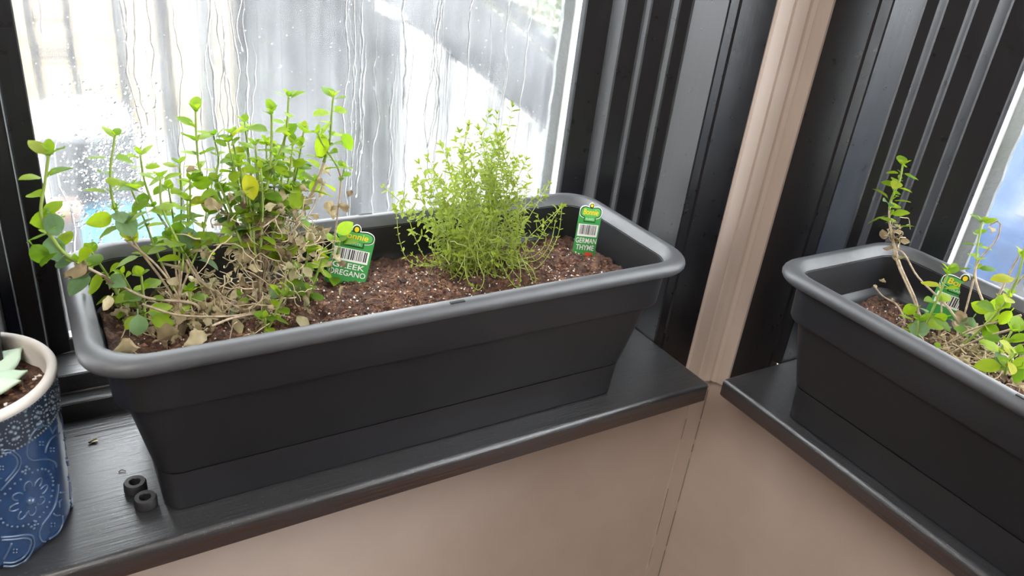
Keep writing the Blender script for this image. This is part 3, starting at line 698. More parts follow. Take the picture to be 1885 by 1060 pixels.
S2(xp((1862, 610, .10), (1845, 640, .10), (1830, 665, .1)), 3, 14*mm, 17*mm, 0, .9, (.0014, .001), 0)
S2(xp((1690, 590, .09), (1688, 625, .09), (1690, 650, .09)), 3, 13*mm, 20*mm, 0, 1, (.0015, .001), 0)
S2(xp((1872, 650, .075), (1855, 668, .078), (1850, 690, .08)), 3, 13*mm, 17*mm, 0, .9, (.0014, .001), 0)
S2(xp((1700, 590, .14), (1692, 610, .14), (1695, 640, .13)), 3, 12*mm, 17*mm, 0, .9, (.0014, .001), 0)
S2(xp((1725, 640, .075), (1722, 655, .075), (1735, 665, .08)), 2, 9*mm, 11*mm, 0, .9, (.0012, .001), 0)
for q in [((1842, 412, .17), (1835, 440, .17), (1805, 475, .168), (1795, 500, .165), (1800, 530, .16), (1818, 575, .155)), ((1648, 458, .152), (1665, 468, .15), (1690, 510, .15), (1740, 560, .145), (1770, 600, .14)), ((1640, 420, .155), (1650, 480, .152), (1685, 560, .15), (1700, 600, .148)),
          ((1608, 525, .14), (1625, 545, .138), (1650, 560, .135), (1665, 590, .13)), ((1890, 450, .16), (1865, 490, .16), (1840, 540, .155), (1815, 590, .15)), ((1890, 500, .15), (1850, 545, .15), (1800, 570, .148)), ((1730, 520, .15), (1733, 580, .148), (1728, 620, .145)), ((1720, 650, .11), (1780, 610, .115), (1880, 580, .13)), ((1730, 660, .1), (1800, 625, .11), (1884, 600, .12))]:
    org2.stem([X(*c) for c in q], .0008, .0014, M_WOOD, 'woody_stem')
rb = org2.rnd
def dry2():
    q = X(rb.gauss(1810, 60), rb.gauss(628, 26), rb.uniform(.08, .18)); q.z = min(max(q.z, .127), .150); return q
for _ in range(110): org2.dry(dry2(), rb.uniform(8, 15)*mm)
for (u, v, x, s) in [(1633, 440, .153, 15), (1640, 432, .153, 14), (1650, 425, .153, 12), (1655, 445, .153, 12), (1645, 470, .15, 12), (1655, 478, .15, 11), (1660, 430, .153, 10), (1642, 418, .153, 11), (1637, 428, .153, 13), (1650, 438, .153, 13), (1644, 452, .152, 12), (1658, 440, .153, 11), (1648, 415, .153, 10), (1826, 428, .17, 12), (1840, 412, .17, 6), (1832, 410, .17, 6), (1607, 528, .14, 7), (1620, 516, .14, 7), (1645, 552, .137, 8), (1800, 610, .14, 16), (1780, 595, .13, 18), (1700, 625, .1, 14)]: org2.dry(X(u, v, x), s*mm)
org2.tendrils(dry2, 110)
org2.tendrils(lambda: X(rb.gauss(1647, 8), rb.gauss(440, 16), .153), 10, 'dry_curls')
for (u, v, x, s, dy, dz) in [(1780, 600, .13, 22, .1, -1), (1822, 612, .12, 20, .1, -1), (1804, 565, .13, 20, 1, .1), (1832, 560, .135, 18, -.6, .2), (1850, 585, .12, 18, .2, -1), (1690, 605, .09, 24, .8, -.4), (1672, 570, .13, 19, .5, -.5), (1730, 585, .12, 16, .6, -.5), (1848, 555, .13, 18, -.8, -.2), (1845, 668, .085, 20, .9, .1), (1875, 690, .08, 18, -.2, -1)]:
    p = X(u, v, x); d = Vector((-.3, dy, dz)).normalized(); org2.leaf(org2.root, p-d*s*mm*.5, d, Vector((-1, -.4, .4)), s*mm, LEAVESB if u in (1780, 1690) else LEAVES)

# ------------------------------------------------------------------ plant tags
def text_mesh(body, size, shear=0, bold=.0, ext=.0001):
    cu = bpy.data.curves.new('lettering', 'FONT'); cu.body = body; cu.size = size; cu.align_x = 'CENTER'; cu.align_y = 'CENTER'; cu.extrude = ext; cu.offset = bold; cu.shear = shear
    o = bpy.data.objects.new('lettering', cu); COL.objects.link(o); bpy.context.view_layer.update()
    me = bpy.data.meshes.new_from_object(o.evaluated_get(bpy.context.evaluated_depsgraph_get())); bpy.data.objects.remove(o); return me
def plant_tag(name, label, loc, w, h, rot, lines, group=None, picture=False):
    root = empty(name, loc); tag(root, label, 'plant tag', group); root.rotation_euler = rot
    def plate(nm, poly, m, y0, y1, par=root):
        bm = bmesh.new(); prism(bm, poly, y0, y1, lambda p, q: Vector((p[0], q, p[1]))); return obj(nm, bm, m, par)
    hw = w/2; ze = h*.86
    def emblem(g):
        # a lozenge swelling at both ends with a small knob on top
        out = []
        for i in range(48):
            t = 2*math.pi*i/48; c, s = math.cos(t), math.sin(t)
            x = (hw*.93+g)*(abs(c)**.55)*(1 if c > 0 else -1); z = (h*.105+g)*(abs(s)**.7)*(1 if s > 0 else -1)
            z *= .72+.28*min(1, abs(x)/(hw*.55)) if abs(x) < hw*.55 and s > 0 else 1
            out.append((x, ze-h*.02+z))
        return out
    def disc(x, z, r, n=20): return [(x+r*math.cos(2*math.pi*i/n), z+r*1.15*math.sin(2*math.pi*i/n)) for i in range(n)]
    st = plate('stake', [(-hw, .0), (hw, .0), (hw, ze), (-hw, ze)], M_GRN, -.0004, .0004)
    plate('point', [(-hw, 0), (-hw*.2, -.035), (hw*.2, -.035), (hw, 0)], M_GRN, -.0004, .0004)
    plate('emblem_edge', emblem(.0008), M_TWHT, -.0005, .0005)
    plate('knob_edge', disc(0, ze+h*.095, hw*.23), M_TWHT, -.00045, .00045)
    plate('emblem_outline', emblem(0), M_DGRN, -.0007, -.0004); plate('knob_outline', disc(0, ze+h*.095, hw*.19), M_DGRN, -.00075, -.0004)
    plate('emblem_field', emblem(-.0012), M_LGRN, -.0009, -.0004); plate('knob', disc(0, ze+h*.10, hw*.115), M_YEL, -.0010, -.0004)
    plate('banner_outline', [(-hw*.52, ze-h*.20), (hw*.52, ze-h*.20), (hw*.52, ze-h*.11), (-hw*.52, ze-h*.11)], M_DGRN, -.0007, -.0004)
    plate('banner', [(-hw*.45, ze-h*.178), (hw*.45, ze-h*.178), (hw*.45, ze-h*.11), (-hw*.45, ze-h*.11)], M_LGRN, -.0009, -.0004)
    def txt(body, cz, width, height, m, nm, bold=.0, shear=0, dx=0):
        me = text_mesh(body, .01, shear, bold); xs = [v.co.x for v in me.vertices]; ys = [v.co.y for v in me.vertices]
        W_, H_ = max(xs)-min(xs), max(ys)-min(ys); cx, cy = (max(xs)+min(xs))/2, (max(ys)+min(ys))/2
        for v in me.vertices: v.co = Vector(((v.co.x-cx)*width/W_+dx, -.00115-v.co.z*.5, (v.co.y-cy)*height/H_+cz))
        me.materials.append(m); ob(nm, me, root)
    txt('Bonnie', ze-h*.015, w*.66, h*.105, M_YEL, 'brand_lettering', .00012, .08)
    txt('PLANTS', ze-h*.142, w*.34, h*.034, M_TWHT, 'small_lettering', .0)
    zb0, zb1 = h*.40, h*.62
    plate('barcode_panel', [(-hw*.88, zb0), (hw*.88, zb0), (hw*.88, zb1), (-hw*.88, zb1)], M_TWHT, -.0008, -.0004)
    bm = bmesh.new(); rnd = random.Random(9); x = -hw*.72
    while x < hw*.72:
        bw = rnd.choice((.00035, .0006, .0010))*w/.03; box(bm, (x, -.00095, zb0+h*.035), (x+bw, -.0007, zb1-h*.012)); x += bw+rnd.choice((.0004, .0006, .0009))*w/.03
    obj('barcode_bars', bm, M_TBLK, root)
    zz = [h*.325, h*.20]
    for t, z in zip(lines, zz): txt(t, z, w*(.80 if len(t) < 6 else .92), h*.095, M_TWHT, 'variety_lettering', .0001)
    if picture: plate('chilli_picture', [(hw*.0, .0), (hw*.85, .0), (hw*.80, h*.10), (hw*.3, h*.12), (-hw*.05, h*.09), (hw*.2, h*.05)], M_TRED, -.0008, -.0004)
    return root
p = G(1073, 472, SZ); R = math.radians
plant_tag('plant_tag', 'upright green plant tag reading German Thyme near the planter end', (p.x, p.y, SZ-.002), .0285, .070, (R(-8), R(3), R(-24)), ('GERMAN', 'THYME'), picture=True)
p = G(634, 520, SZ)
plant_tag('plant_tag', 'leaning green plant tag reading Greek Oregano beside the dried leaves', (p.x, p.y, SZ-.002), .043, .064, (R(-14), R(12), R(-20)), ('GREEK', 'OREGANO'))
p = X(1735, 595, .205)
plant_tag('plant_tag', 'green plant tag half hidden by stems in the right-hand planter', (p.x, p.y, .120), .046, .070, (R(-8), R(4), R(-62)), ())

# ------------------------------------------------------------------ blue pot, its soil and succulent
PC = Vector((-.772, .083, 0))
pot = empty('ceramic_pot', PC); tag(pot, 'blue glazed ceramic pot with raised paisley flowers at the left edge', 'pot')
PR = lambda z: lerp(.0625, .0690, z/.15)     # outer radius
bm = bmesh.new(); lathe(bm, [(.001, .001), (.058, .001), (.0615, .003), (.0625, .008), (PR(.112), .112)], n=72); obj('body', bm, M_POTB, pot, smooth=True)
bm = bmesh.new(); lathe(bm, [(PR(.112), .112), (PR(.143), .143)], n=72); obj('upper_band', bm, M_POTD, pot, smooth=True)
bm = bmesh.new(); lathe(bm, [(PR(.143), .143), (.0705, .1455), (.0708, .1482), (.0695, .1502), (.0655, .1508), (.0632, .1495), (.0625, .146), (.0605, .110), (.001, .108)], n=72); obj('rim', bm, M_CLAY, pot, smooth=True)
def cyl_hit(u, v):
    """where a view ray meets the pot wall: keeps the relief on the real surface"""
    d = ray(u, v); o = CAMP-PC; z = .07
    for _ in range(12):
        r = PR(max(0, min(.15, z))); a = d.x**2+d.y**2; b = 2*(o.x*d.x+o.y*d.y); c = o.x**2+o.y**2-r*r; D = b*b-4*a*c
        if D < 0: D = 0
        t = (-b-math.sqrt(D))/(2*a); z = (o+d*t).z
    p = o+d*t; return math.atan2(p.y, p.x), p.z
def cyl(th, z, off=0): r = PR(z)+off; return Vector((r*math.cos(th), r*math.sin(th), z))
zpx = lambda x, y: cyl_hit(x*.302, 740+y*.302)
def relief_line(bm, tz, r, da=0):
    tube(bm, catmull([cyl(t+da, z, -.0002) for t, z in tz], 5), r, r, 6)
def relief_bead(bm, t, z, r, da=0):
    c = cyl(t+da, z, 0); m = Matrix.Translation(c); bmesh.ops.create_icosphere(bm, subdivisions=1, radius=r, matrix=m)
FLO = [(172, 515), (237, 495), (270, 530), (252, 597), (197, 662), (135, 685), (88, 645), (105, 580)]
RING = [(0, 600), (30, 560), (60, 528), (90, 497), (125, 472), (195, 430), (228, 415), (255, 408), (275, 410), (295, 420), (308, 440), (318, 460), (322, 480), (322, 505), (320, 540), (312, 573), (300, 610), (285, 640), (265, 672), (240, 700), (208, 725), (173, 745), (140, 755), (105, 760), (72, 758), (45, 750), (18, 735), (5, 712)]
LINES = [[(320, 190), (300, 150), (260, 145), (220, 165), (185, 215), (165, 280), (170, 330), (200, 355), (250, 350), (300, 350), (335, 370), (345, 395)], [(275, 310), (290, 260), (320, 215), (365, 190)], [(5, 300), (50, 292), (95, 310), (125, 345), (120, 400), (85, 450), (40, 500), (5, 540)], [(10, 318), (50, 310), (85, 325), (105, 352), (100, 395), (70, 440), (30, 485)],
         [(358, 500), (352, 560), (335, 630), (300, 690), (260, 745), (240, 800), (255, 845), (280, 850)], [(382, 690), (380, 745), (350, 800), (300, 835)], [(5, 825), (80, 820), (150, 810), (195, 815), (210, 850), (195, 910), (150, 970), (80, 1000), (20, 1000)], [(10, 842), (80, 838), (150, 830), (185, 838), (190, 860), (175, 905), (140, 950), (80, 978), (20, 980)],
         [(365, 550), (385, 553), (405, 548)], [(325, 680), (345, 692), (368, 690)], [(365, 640), (362, 610), (378, 590)], [(20, 960), (45, 920), (72, 860)], [(318, 195), (345, 140), (378, 95)]]
CROSS = [(252, 252), (322, 748), (92, 908), (8, 402), (318, 290)]
FOUR = [(155, 415), (210, 750)]
for k in range(5):
    da = -k*2*math.pi/5
    fc = zpx(187, 600)
    bm = bmesh.new()
    for q in FLO:
        t, z = zpx(*q); dx, dz = t-fc[0], z-fc[1]; L_ = math.hypot(dx*.065, dz) or 1
        ux, uz = dx/L_, dz/L_; nx, nz = -uz/.065, ux*.065
        loop = []
        for i in range(9):
            a = math.pi*(-.15+1.3*i/8); rr = .0042
            loop.append((t+(ux*math.sin(a)*rr*1.1)+nx*math.cos(a)*rr*.75-ux*.001, z+uz*math.sin(a)*rr*1.1+nz*math.cos(a)*rr*.75))
        relief_line(bm, loop, .0009, da)
    relief_bead(bm, fc[0], fc[1], .0042, da); obj('flower_relief', bm, M_POTR, pot, smooth=True)
    bm = bmesh.new()
    for q in RING: relief_bead(bm, *zpx(*q), .0013, da)
    for q in FOUR:
        for ox, oy in ((0, 0), (-16, 8), (16, -6), (4, -17), (-4, 17)): relief_bead(bm, *zpx(q[0]+ox*1.2, q[1]+oy*1.2), .0016, da)
    obj('bead_ring', bm, M_POTR, pot, smooth=True)
    bm = bmesh.new()
    for l in LINES: relief_line(bm, [zpx(*q) for q in l], .0010, da)
    for q in CROSS:
        for ox, oy in ((-9, -9), (9, 9), (9, -9), (-9, 9)): relief_bead(bm, *zpx(q[0]+ox, q[1]+oy), .0010, da)
    obj('paisley_relief', bm, M_POTR, pot, smooth=True)
for k in range(20):
    bm = bmesh.new(); th = -1.02+k*2*math.pi/20; zc = .1275
    for i in range(18): a = 2*math.pi*i/18; relief_bead(bm, th+.098*math.cos(a), zc+.0105*math.sin(a), .0009)
    for ox, oy in ((0, 0), (.04, .003), (-.04, .003), (0, .0055), (0, -.0055), (.025, -.005), (-.025, -.005)): relief_bead(bm, th+ox, zc+oy, .0019)
    for oz in (.0135, -.0095, -.0125, .010, .0, .005, -.005): relief_bead(bm, th+.157, zc+oz, .0014); relief_bead(bm, th+.13+.02*abs(oz)/.01, zc+oz*1.05, .0008); relief_bead(bm, th+.18-.02*abs(oz)/.01, zc+oz*1.05, .0008)
    for i in range(7): relief_bead(bm, th+i*.045, .1125, .0012); relief_bead(bm, th+i*.045, .1422, .0008)
    obj('medallion_relief', bm, M_POTT, pot, smooth=True)
bm = bmesh.new(); N = 64; rows = []
rs = [i/16 for i in range(17)]
for r in rs[1:]:
    row = []
    for k in range(N):
        a = 2*math.pi*k/N; x, y = .0617*r*math.cos(a), .0617*r*math.sin(a); q = Vector((x, y, 8)); row.append(bm.verts.new(PC+Vector((x, y, .1310+.004*noise.noise(q*70)+.0025*noise.noise(q*180)))))
    rows.append(row)
for a, b in zip(rows, rows[1:]):
    for k in range(N): bm.faces.new((a[k], a[(k+1) % N], b[(k+1) % N], b[k]))
bm.faces.new(rows[0]); psoil = obj('potting_soil', bm, M_SOIL, smooth=True); tag(psoil, 'brown soil inside the blue ceramic pot', 'soil', kind='stuff')
bm = bmesh.new(); rnd = random.Random(2); bp = bmesh.new()
for _ in range(420):
    r = .058*math.sqrt(rnd.random()); a = rnd.uniform(0, 6.28); m = Matrix.Translation(PC+Vector((r*math.cos(a), r*math.sin(a), .1315+rnd.uniform(-.001, .003)))) @ Matrix.Rotation(rnd.uniform(0, 3), 4, 'X') @ Matrix.Diagonal((1, rnd.uniform(.5, 1), rnd.uniform(.5, 1), 1))
    bmesh.ops.create_icosphere(bm if rnd.random() < .93 else bp, subdivisions=1, radius=rnd.uniform(.0008, .0028) if True else 0, matrix=m)
q = obj('soil_crumbs', bm, M_CHUNK, psoil); q['kind'] = 'stuff'; q = obj('perlite_grains', bp, M_PERL, psoil); q['kind'] = 'stuff'
suc = empty('succulent', PC+Vector((-.008, .0, .132))); tag(suc, 'pale green succulent rosette in the blue ceramic pot', 'succulent')
def succ_leaf(L_, W_, T_):
    bm = bmesh.new(); loops = []
    for i in range(13):
        t = i/12; w = W_*.5*(math.sin(math.pi*min(1, t*.93+.05))**.75)*(1 if t < .8 else max(.03, 1-((t-.8)/.2)**1.5*.9)); h = T_*.5*math.sin(math.pi*(t*.9+.06))+.0003
        loops.append([Vector((w*math.cos(a), t*L_, h*math.sin(a)*(1 if math.sin(a) < 0 else .55)+.1*L_*t*t)) for a in [2*math.pi*k/10 for k in range(10)]])
    loft(bm, loops, True, True); bmesh.ops.recalc_face_normals(bm, faces=bm.faces[:])
    me = bpy.data.meshes.new('succulent_leaf'); bm.to_mesh(me); bm.free(); me.materials.append(M_SUCC)
    for f in me.polygons: f.use_smooth = True
    return me
SL = succ_leaf(.034, .0185, .007)
tips = [P(40, 626, .125), P(50, 672, .085), P(38, 692, .07)]
for i in range(11):
    o = ob('leaf', SL, suc)
    if i < 3:
        d = tips[i]-suc.location; d.z = max(d.z, .004); az = math.atan2(d.y, d.x); sc = Vector((d.x, d.y, 0)).length/.034*1.0; el = .02+.03*i
    else: az = 1.5+i*.62; sc = random.uniform(.9, 1.15); el = .25+.06*(i % 3)
    o.rotation_euler = (el, 0, az-math.pi/2); o.scale = (sc, sc, sc); o.location = (0, 0, .003)
for i in range(6):
    o = ob('leaf', SL, suc); o.rotation_euler = (.75, 0, i*1.05); o.scale = (.6, .6, .6); o.location = (0, 0, .008)

# ------------------------------------------------------------------ rubber feet, crumbs on the sill
def grommet(u, v, label):
    c = G(u, v, .006); root = empty('rubber_foot', (c.x, c.y, 0)); tag(root, label, 'rubber foot', 'rubber feet on the sill')
    bm = bmesh.new(); lathe(bm, [(.0040, .0006), (.0092, .0006), (.0100, .0018), (.0098, .0088), (.0088, .0106), (.0052, .0106), (.0046, .0098), (.0044, .0060), (.0040, .0006)], n=32); obj('ring', bm, M_RUB, root, smooth=True).data.set_sharp_from_angle(angle=.5)
    bm = bmesh.new(); lathe(bm, [(.0001, .0004), (.0042, .0004), (.0042, .0022), (.0001, .0022)], n=20); obj('inner_disc', bm, M_SLOT, root)
grommet(249, 893, 'small black rubber foot on the sill, the one nearer the window')
grommet(268, 921, 'small black rubber foot on the sill, the one nearer the room')
M_BUG = mat('dried_insect', (.16, .12, .08), .6)
c = G(171, 814, 0); fly = empty('dead_insect', (c.x, c.y, 0)); tag(fly, 'tiny dried insect lying on the black sill by the blue pot', 'insect')
bm = bmesh.new(); tube(bm, catmull([Vector((-.0035, -.002, .0018)), Vector((0, 0, .0026)), Vector((.0035, .002, .0016))], 4), .0012, .0016, 6); obj('body', bm, M_BUG, fly, smooth=True)
for s in (-1, 1):
    bm = bmesh.new(); box(bm, (-.001, s*.0005, .0022), (.0045, s*.0030, .0025)); obj('wing', bm, M_TAN, fly)
for k in range(4):
    bm = bmesh.new(); a = k*1.5+.4; tube(bm, [Vector((0, 0, .002)), Vector((.002*math.cos(a), .002*math.sin(a), .003)), Vector((.0034*math.cos(a), .0034*math.sin(a), .0003))], .0002, .00015, 4); obj('leg', bm, M_BUG, fly)
c = G(225, 868, 0); bm = bmesh.new(); tube(bm, catmull([Vector((c.x-.003, c.y, .0008)), Vector((c.x, c.y+.001, .0016)), Vector((c.x+.003, c.y-.002, .0008))], 4), .0007, .0004, 5)
tag(obj('soil_crumb', bm, M_BUG, smooth=True), 'dark crumb on the sill just behind the rubber feet', 'crumb')

# ------------------------------------------------------------------ outside
ZG = -1.05
M_PAVE = mat('pale_concrete', (.26, .255, .245), .8); bump(M_PAVE, noise_n(M_PAVE, 30, coords(M_PAVE)), .2, .01)
M_GREYW = mat('grey_weathered_board', (.040, .043, .045), .75); bump(M_GREYW, noise_n(M_GREYW, 1, coords(M_GREYW, (30, 30, 2))), .3, .005)
M_CREAM = mat('cream_siding', (.26, .205, .13), .7)
M_CYAN = mat('cyan_plastic', (.004, .13, .21), .5); M_ORANGE = mat('orange_plastic', (.16, .075, .022), .5)
M_METAL = mat('galvanised_barrel', (.022, .024, .026), .6); M_PALE = mat('white_plastic', (.75, .76, .77), .4)
M_HEDGE = leaf_material('hedge_leaf', [(0, (.035, .06, .010)), (1, (.10, .13, .03))], .4)
bm = bmesh.new(); box(bm, (-14, .45, ZG-.1), (16, 24, ZG)); box(bm, (.40, -14, ZG-.1), (16, .45, ZG)); struct('ground', bm, M_PAVE, 'bright wet paving outside the windows', 'ground')
# stair: a sloping stringer with upright boards under it
YS = 2.6
st = empty('garden_stair', (P(850, 100, YS).x, YS, ZG)); tag(st, 'grey timber stair with sloping stringer beyond the wet glass', 'stair'); L = st.location.copy()
def slab(name, px, y, th, m, par, Lo):
    bm = bmesh.new(); prism(bm, [(P(u, v, y).x, P(u, v, y).z) for u, v in px], 0, th, lambda p, h: Vector((p[0], y+h, p[1]))-Lo); return obj(name, bm, m, par)
slab('stringer', [(560, -140), (755, 42), (900, 152), (1010, 240), (1110, 330), (1110, 190), (1000, 95), (880, -5), (760, -120)], YS, .06, M_GREYW, st, L)
slab('handrail', [(800, -140), (890, -10), (1000, 85), (1110, 180), (1110, 150), (1010, 60), (900, -40), (830, -140)], YS+.25, .05, M_METAL, st, L)
def upright(u0, u1, vt_, y, m, par, Lo, name='upright_board'):
    xa, xb = P(u0, 200, y).x, P(u1, 200, y).x; zt = P((u0+u1)/2, vt_, y).z
    bm = bmesh.new(); box(bm, (xa, y, ZG), (xb, y+.03, zt), lambda p: p-Lo); return obj(name, bm, m, par)
for u0, u1, vt_ in ((703, 748, 30), (806, 836, 90), (898, 928, 160), (975, 1005, 225)): upright(u0, u1, vt_, YS+.065, M_GREYW, st, L)
YF = 2.75
fe = empty('board_fence', (P(450, 100, YF).x, YF, ZG)); tag(fe, 'tall grey fence of upright boards beyond the wet glass', 'fence'); L = fe.location.copy()
for u0, u1 in ((228, 246), (300, 326), (374, 402), (432, 478), (481, 520), (521, 565), (566, 606), (607, 645), (648, 668), (669, 698)):
    upright(u0, u1, -260, YF+(.02 if u0 in (432, 648) else 0), M_METAL if u0 in (432, 648, 300) else M_GREYW, fe, L, 'board')
bm = bmesh.new(); x0, x1 = P(228, 0, YF).x, P(698, 0, YF).x; box(bm, (x0-.02, YF+.055, .35), (x1, YF+.09, .45), lambda p: p-L); obj('rail', bm, M_GREYW, fe)
sh = empty('cream_shed', (.1, 4.6, ZG)); tag(sh, 'cream clapboard shed glimpsed through the fence gaps', 'shed'); L = sh.location.copy()
for k in range(9):
    bm = bmesh.new(); z = ZG+.14*k; prism(bm, [(4.6, z), (4.585, z), (4.6, z+.14), (4.7, z+.14), (4.7, z)], -.75, 1.15, lambda p, h: Vector((h, p[0], p[1]))-L); obj('clapboard', bm, M_CREAM, sh)
bm = bmesh.new(); prism(bm, [(4.5, ZG+1.26), (5.6, ZG+1.7), (5.6, ZG+1.74), (4.5, ZG+1.30)], -.85, 1.25, lambda p, h: Vector((h, p[0], p[1]))-L); obj('roof', bm, M_METAL, sh)
# round barrel
c = P(150, 210, 1.75); zt = c.z; bar = empty('barrel', (c.x, c.y, ZG)); tag(bar, 'round grey barrel with a pale lid outside at left', 'barrel')
rr = (P(240, 250, 1.75).x-P(62, 215, 1.75).x)/2
bm = bmesh.new(); lathe(bm, [(.001, 0), (rr*.92, 0), (rr*.95, .02), (rr*.95, zt-ZG-.01)], n=40); obj('body', bm, M_METAL, bar, smooth=True)
for k in range(3):
    bm = bmesh.new(); z = .18+k*.24; lathe(bm, [(rr*.95, z-.012), (rr*.98, z), (rr*.95, z+.012)], n=40); obj('hoop', bm, M_METAL, bar, smooth=True)
bm = bmesh.new(); lathe(bm, [(rr*.97, zt-ZG-.03), (rr, zt-ZG-.03), (rr, zt-ZG), (rr*.95, zt-ZG+.008), (.001, zt-ZG+.01)], n=40); obj('lid', bm, M_PALE, bar, smooth=True)
# blue tub
c = P(235, 425, 1.45); tub = empty('plastic_tub', (c.x, c.y, ZG)); tag(tub, 'bright cyan plastic tub outside just behind the planter', 'tub')
bm = bmesh.new(); zt = c.z-ZG; lathe(bm, [(.001, .002), (.10, .002), (.15, zt-.02), (.165, zt), (.16, zt+.006), (.145, zt-.01), (.1, zt-.09), (.001, zt-.10)], n=40); obj('shell', bm, M_CYAN, tub, smooth=True)
bm = bmesh.new(); lathe(bm, [(.158, zt), (.170, zt-.004), (.172, zt-.012), (.158, zt-.016)], n=40, closed=True); obj('rim', bm, M_CYAN, tub, smooth=True)
c = P(106, 380, 1.10); bx = empty('storage_crate', (c.x, c.y, ZG)); tag(bx, 'orange crate outside beside the left edge of the wet window', 'crate')
bm = bmesh.new(); h = c.z-ZG; box(bm, (-.05, -.018, 0), (.035, .018, h-.02)); obj('body', bm, M_METAL, bx)
bm = bmesh.new(); box(bm, (-.055, -.022, h-.02), (.04, .022, h)); obj('lid', bm, M_ORANGE, bx)
# white rack far left
c = P(90, 60, 3.1); rk = empty('metal_rack', (c.x, 3.1, ZG)); tag(rk, 'pale metal rack with two rails outside at upper left', 'rack'); L = rk.location.copy()
xa, xb = P(58, 60, 3.1).x, P(128, 60, 3.1).x
for x in (xa, xb):
    bm = bmesh.new(); box(bm, (x-.015, 3.1, ZG), (x+.015, 3.13, .3), lambda p: p-L); obj('post', bm, M_METAL, rk)
for v in (38, 92, 107):
    z = P(100, v, 3.1).z; bm = bmesh.new(); box(bm, (xa, 3.1, z-.008), (xb, 3.12, z+.008), lambda p: p-L); obj('rail', bm, M_METAL, rk)
# hedge, upper right
HL = leaf_mesh('hedge_leaf', M_HEDGE, .5, .2, .3, rows=3)
def hedge(c, r, n, label, seed):
    root = empty('hedge', (c.x, c.y, ZG)); tag(root, label, 'hedge', 'hedges beyond the stair'); rnd = random.Random(seed); bm = bmesh.new()
    for _ in range(n):
        d = Vector((rnd.gauss(0, 1), rnd.gauss(0, 1), rnd.gauss(0, 1))).normalized(); p = Vector((d.x*r.x, d.y*r.y, d.z*r.z))*rnd.uniform(.75, 1.0)+Vector((0, 0, c.z-ZG))
        mx = leaf_matrix(p, d+Vector((rnd.uniform(-1, 1), rnd.uniform(-1, 1), rnd.uniform(-1, 1))), d, rnd.uniform(.04, .08)); vs = [bm.verts.new(mx @ v.co) for v in HL.vertices]
        for f in HL.polygons: bm.faces.new([vs[i] for i in f.vertices])
    o = obj('foliage', bm, M_HEDGE, root, smooth=True, recalc=False); o['kind'] = 'stuff'
    bm = bmesh.new(); tube(bm, [Vector((0, 0, 0)), Vector((.03, 0, .4)), Vector((0, 0, c.z-ZG))], .05, .03, 8); obj('trunk', bm, M_WOOD, root)
c = P(960, 0, 4.6); hedge(Vector((c.x+.15, 4.6, c.z+.10)), Vector((.95, .5, .62)), 4200, 'pale green hedge beyond the stair at upper right of the wet window', 4)

# blue car outside the right-hand window
M_CAR = mat('blue_car_paint', (.012, .045, .12), .4); M_CGL = mat('car_glass', (.07, .09, .088), .2)
M_TYRE = mat('tyre', (.015, .015, .016), .7); M_CHROME = mat('alloy', (.5, .5, .5), .25, Metallic=1); M_TRIMB = mat('car_black_trim', (.012, .012, .013), .4); M_CHROME2 = mat('bright_strip', (.10, .105, .11), .4); M_LIGHT = mat('headlight', (.6, .6, .58), .15)
CX, CY = 1.8, 1.25
M_CLAD = mat('grey_cladding', (.05, .052, .055), .6)
car = empty('car', (CX, CY, ZG)); tag(car, 'blue car parked outside the right-hand window', 'car')
# side outline: s along the car from its rear (runs toward -y), h height
def cs(x, s, h): return Vector((x, -s, h))
bodyo = [(.05, .35), (.0, .60), (.03, .87), (2.95, .92), (4.2, .80), (4.42, .60), (4.40, .30), (3.98, .28), (3.9, .52), (3.72, .66), (3.45, .66), (3.27, .52), (3.2, .28), (1.38, .28), (1.30, .50), (1.12, .62), (.88, .62), (.70, .50), (.62, .28), (.1, .30)]
bm = bmesh.new(); prism(bm, bodyo, 0, 1.75, lambda p, h: cs(h, p[0], p[1])); o = obj('body', bm, M_CAR, car)
bv = o.modifiers.new('bevel', 'BEVEL'); bv.width = .05; bv.segments = 4; bv.angle_limit = .9
cab = [(.03, .86), (.16, 1.50), (.36, 1.62), (2.1, 1.62), (2.95, .91)]
ctop = (.02, .17, .24, .24, .03)
bm = bmesh.new()
va = [bm.verts.new(cs(x, *p)) for x, p in zip(ctop, cab)]; vb = [bm.verts.new(cs(1.75-x, *p)) for x, p in zip(ctop, cab)]
for i in range(5): bm.faces.new((va[i], va[(i+1) % 5], vb[(i+1) % 5], vb[i]))
for q in (va, vb): bm.faces.new((q[0], q[1], q[4])); bm.faces.new((q[1], q[2], q[3], q[4]))
o = obj('cabin', bm, M_CAR, car)
def cx_at(h): return .02+.16*(h-.86)/.64
for nm, poly in (('rear_window', [(.735, .90), (.70, 1.46), (1.55, 1.48), (1.57, .91)]), ('front_window', [(1.65, .91), (1.63, 1.48), (2.05, 1.50), (2.62, .95)])):
    bm = bmesh.new(); prism(bm, poly, -.020, .004, lambda p, h: cs(cx_at(p[1])+h, p[0], p[1])); w_ = obj(nm, bm, M_CGL, car)
    bm = bmesh.new(); (s0, h0), (s1, h1) = poly[0], poly[-1]; prism(bm, [(s0, h0-.022), (s1, h1-.022), (s1, h1), (s0, h0)], -.026, .004, lambda p, h: cs(cx_at(p[1])+h, p[0], p[1])); obj('belt_moulding', bm, M_CHROME2, w_)
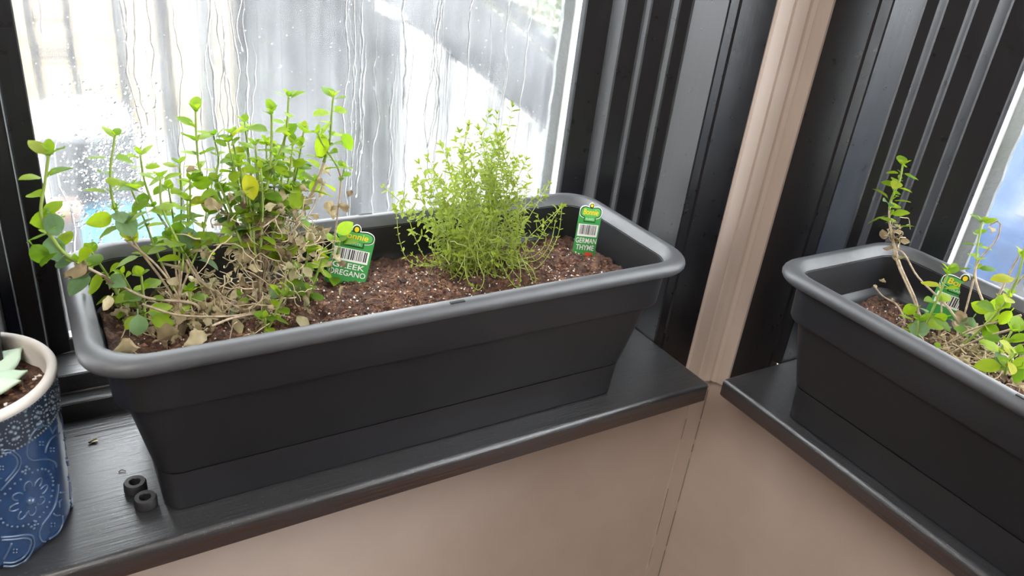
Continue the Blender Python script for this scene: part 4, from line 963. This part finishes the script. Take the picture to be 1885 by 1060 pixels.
bm = bmesh.new(); prism(bm, [(2.13, 1.60), (2.90, .96), (2.93, .98), (2.16, 1.62)], .2, 1.5, lambda p, h: cs(h, p[0], p[1])); obj('windscreen', bm, M_CGL, car)
for s_ in (1.0, 3.58):
    wr = bpy.data.objects.new('wheel', None); COL.objects.link(wr); wr.parent = car; wr.location = (.11, -s_, .31)
    bm = bmesh.new(); lathe(bm, [(.19, -.1), (.30, -.1), (.315, -.07), (.315, .07), (.30, .1), (.19, .1)], n=36, closed=True); q = obj('tyre', bm, M_TYRE, wr, smooth=True); q.rotation_euler = (0, math.pi/2, 0)
    bm = bmesh.new(); lathe(bm, [(.001, -.06), (.05, -.07), (.19, -.085), (.19, .05), (.001, .05)], n=20); q = obj('alloy_rim', bm, M_CHROME, wr); q.rotation_euler = (0, math.pi/2, 0)
bm = bmesh.new(); prism(bm, [(-.02, .34), (-.03, .60), (.25, .66), (.64, .66), (.60, .34)], -.02, .06, lambda p, h: cs(h, p[0], p[1])); obj('bumper', bm, M_CLAD, car)
bm = bmesh.new(); prism(bm, [(.58, .50), (.80, .70), (1.12, .72), (1.36, .56), (1.32, .50), (1.12, .63), (.86, .62), (.66, .47)], -.02, .06, lambda p, h: cs(h, p[0], p[1])); obj('wheel_arch', bm, M_CLAD, car)
bm = bmesh.new(); prism(bm, [(.66, .62), (.668, .62), (.62, 1.48), (.612, 1.48)], -.012, .05, lambda p, h: cs((cx_at(p[1]) if p[1] > .86 else 0)+h, p[0], p[1])); obj('door_gap', bm, M_TRIMB, car)
bm = bmesh.new(); box(bm, (-.003, -1.616, .34), (.02, -1.604, .88)); obj('door_gap', bm, M_TRIMB, car)
bm = bmesh.new(); box(bm, (-.003, -2.756, .34), (.02, -2.744, .88)); obj('door_gap', bm, M_TRIMB, car)
for s0 in (.80, 1.78):
    bm = bmesh.new(); box(bm, (-.03, -s0-.09, .78), (.01, -s0+.09, .81)); obj('door_handle', bm, M_CAR, car)
bm = bmesh.new(); box(bm, (-.18, -2.60, .95), (-.0, -2.50, 1.08)); o = obj('door_mirror', bm, M_CAR, car); bv = o.modifiers.new('bevel', 'BEVEL'); bv.width = .03; bv.segments = 3
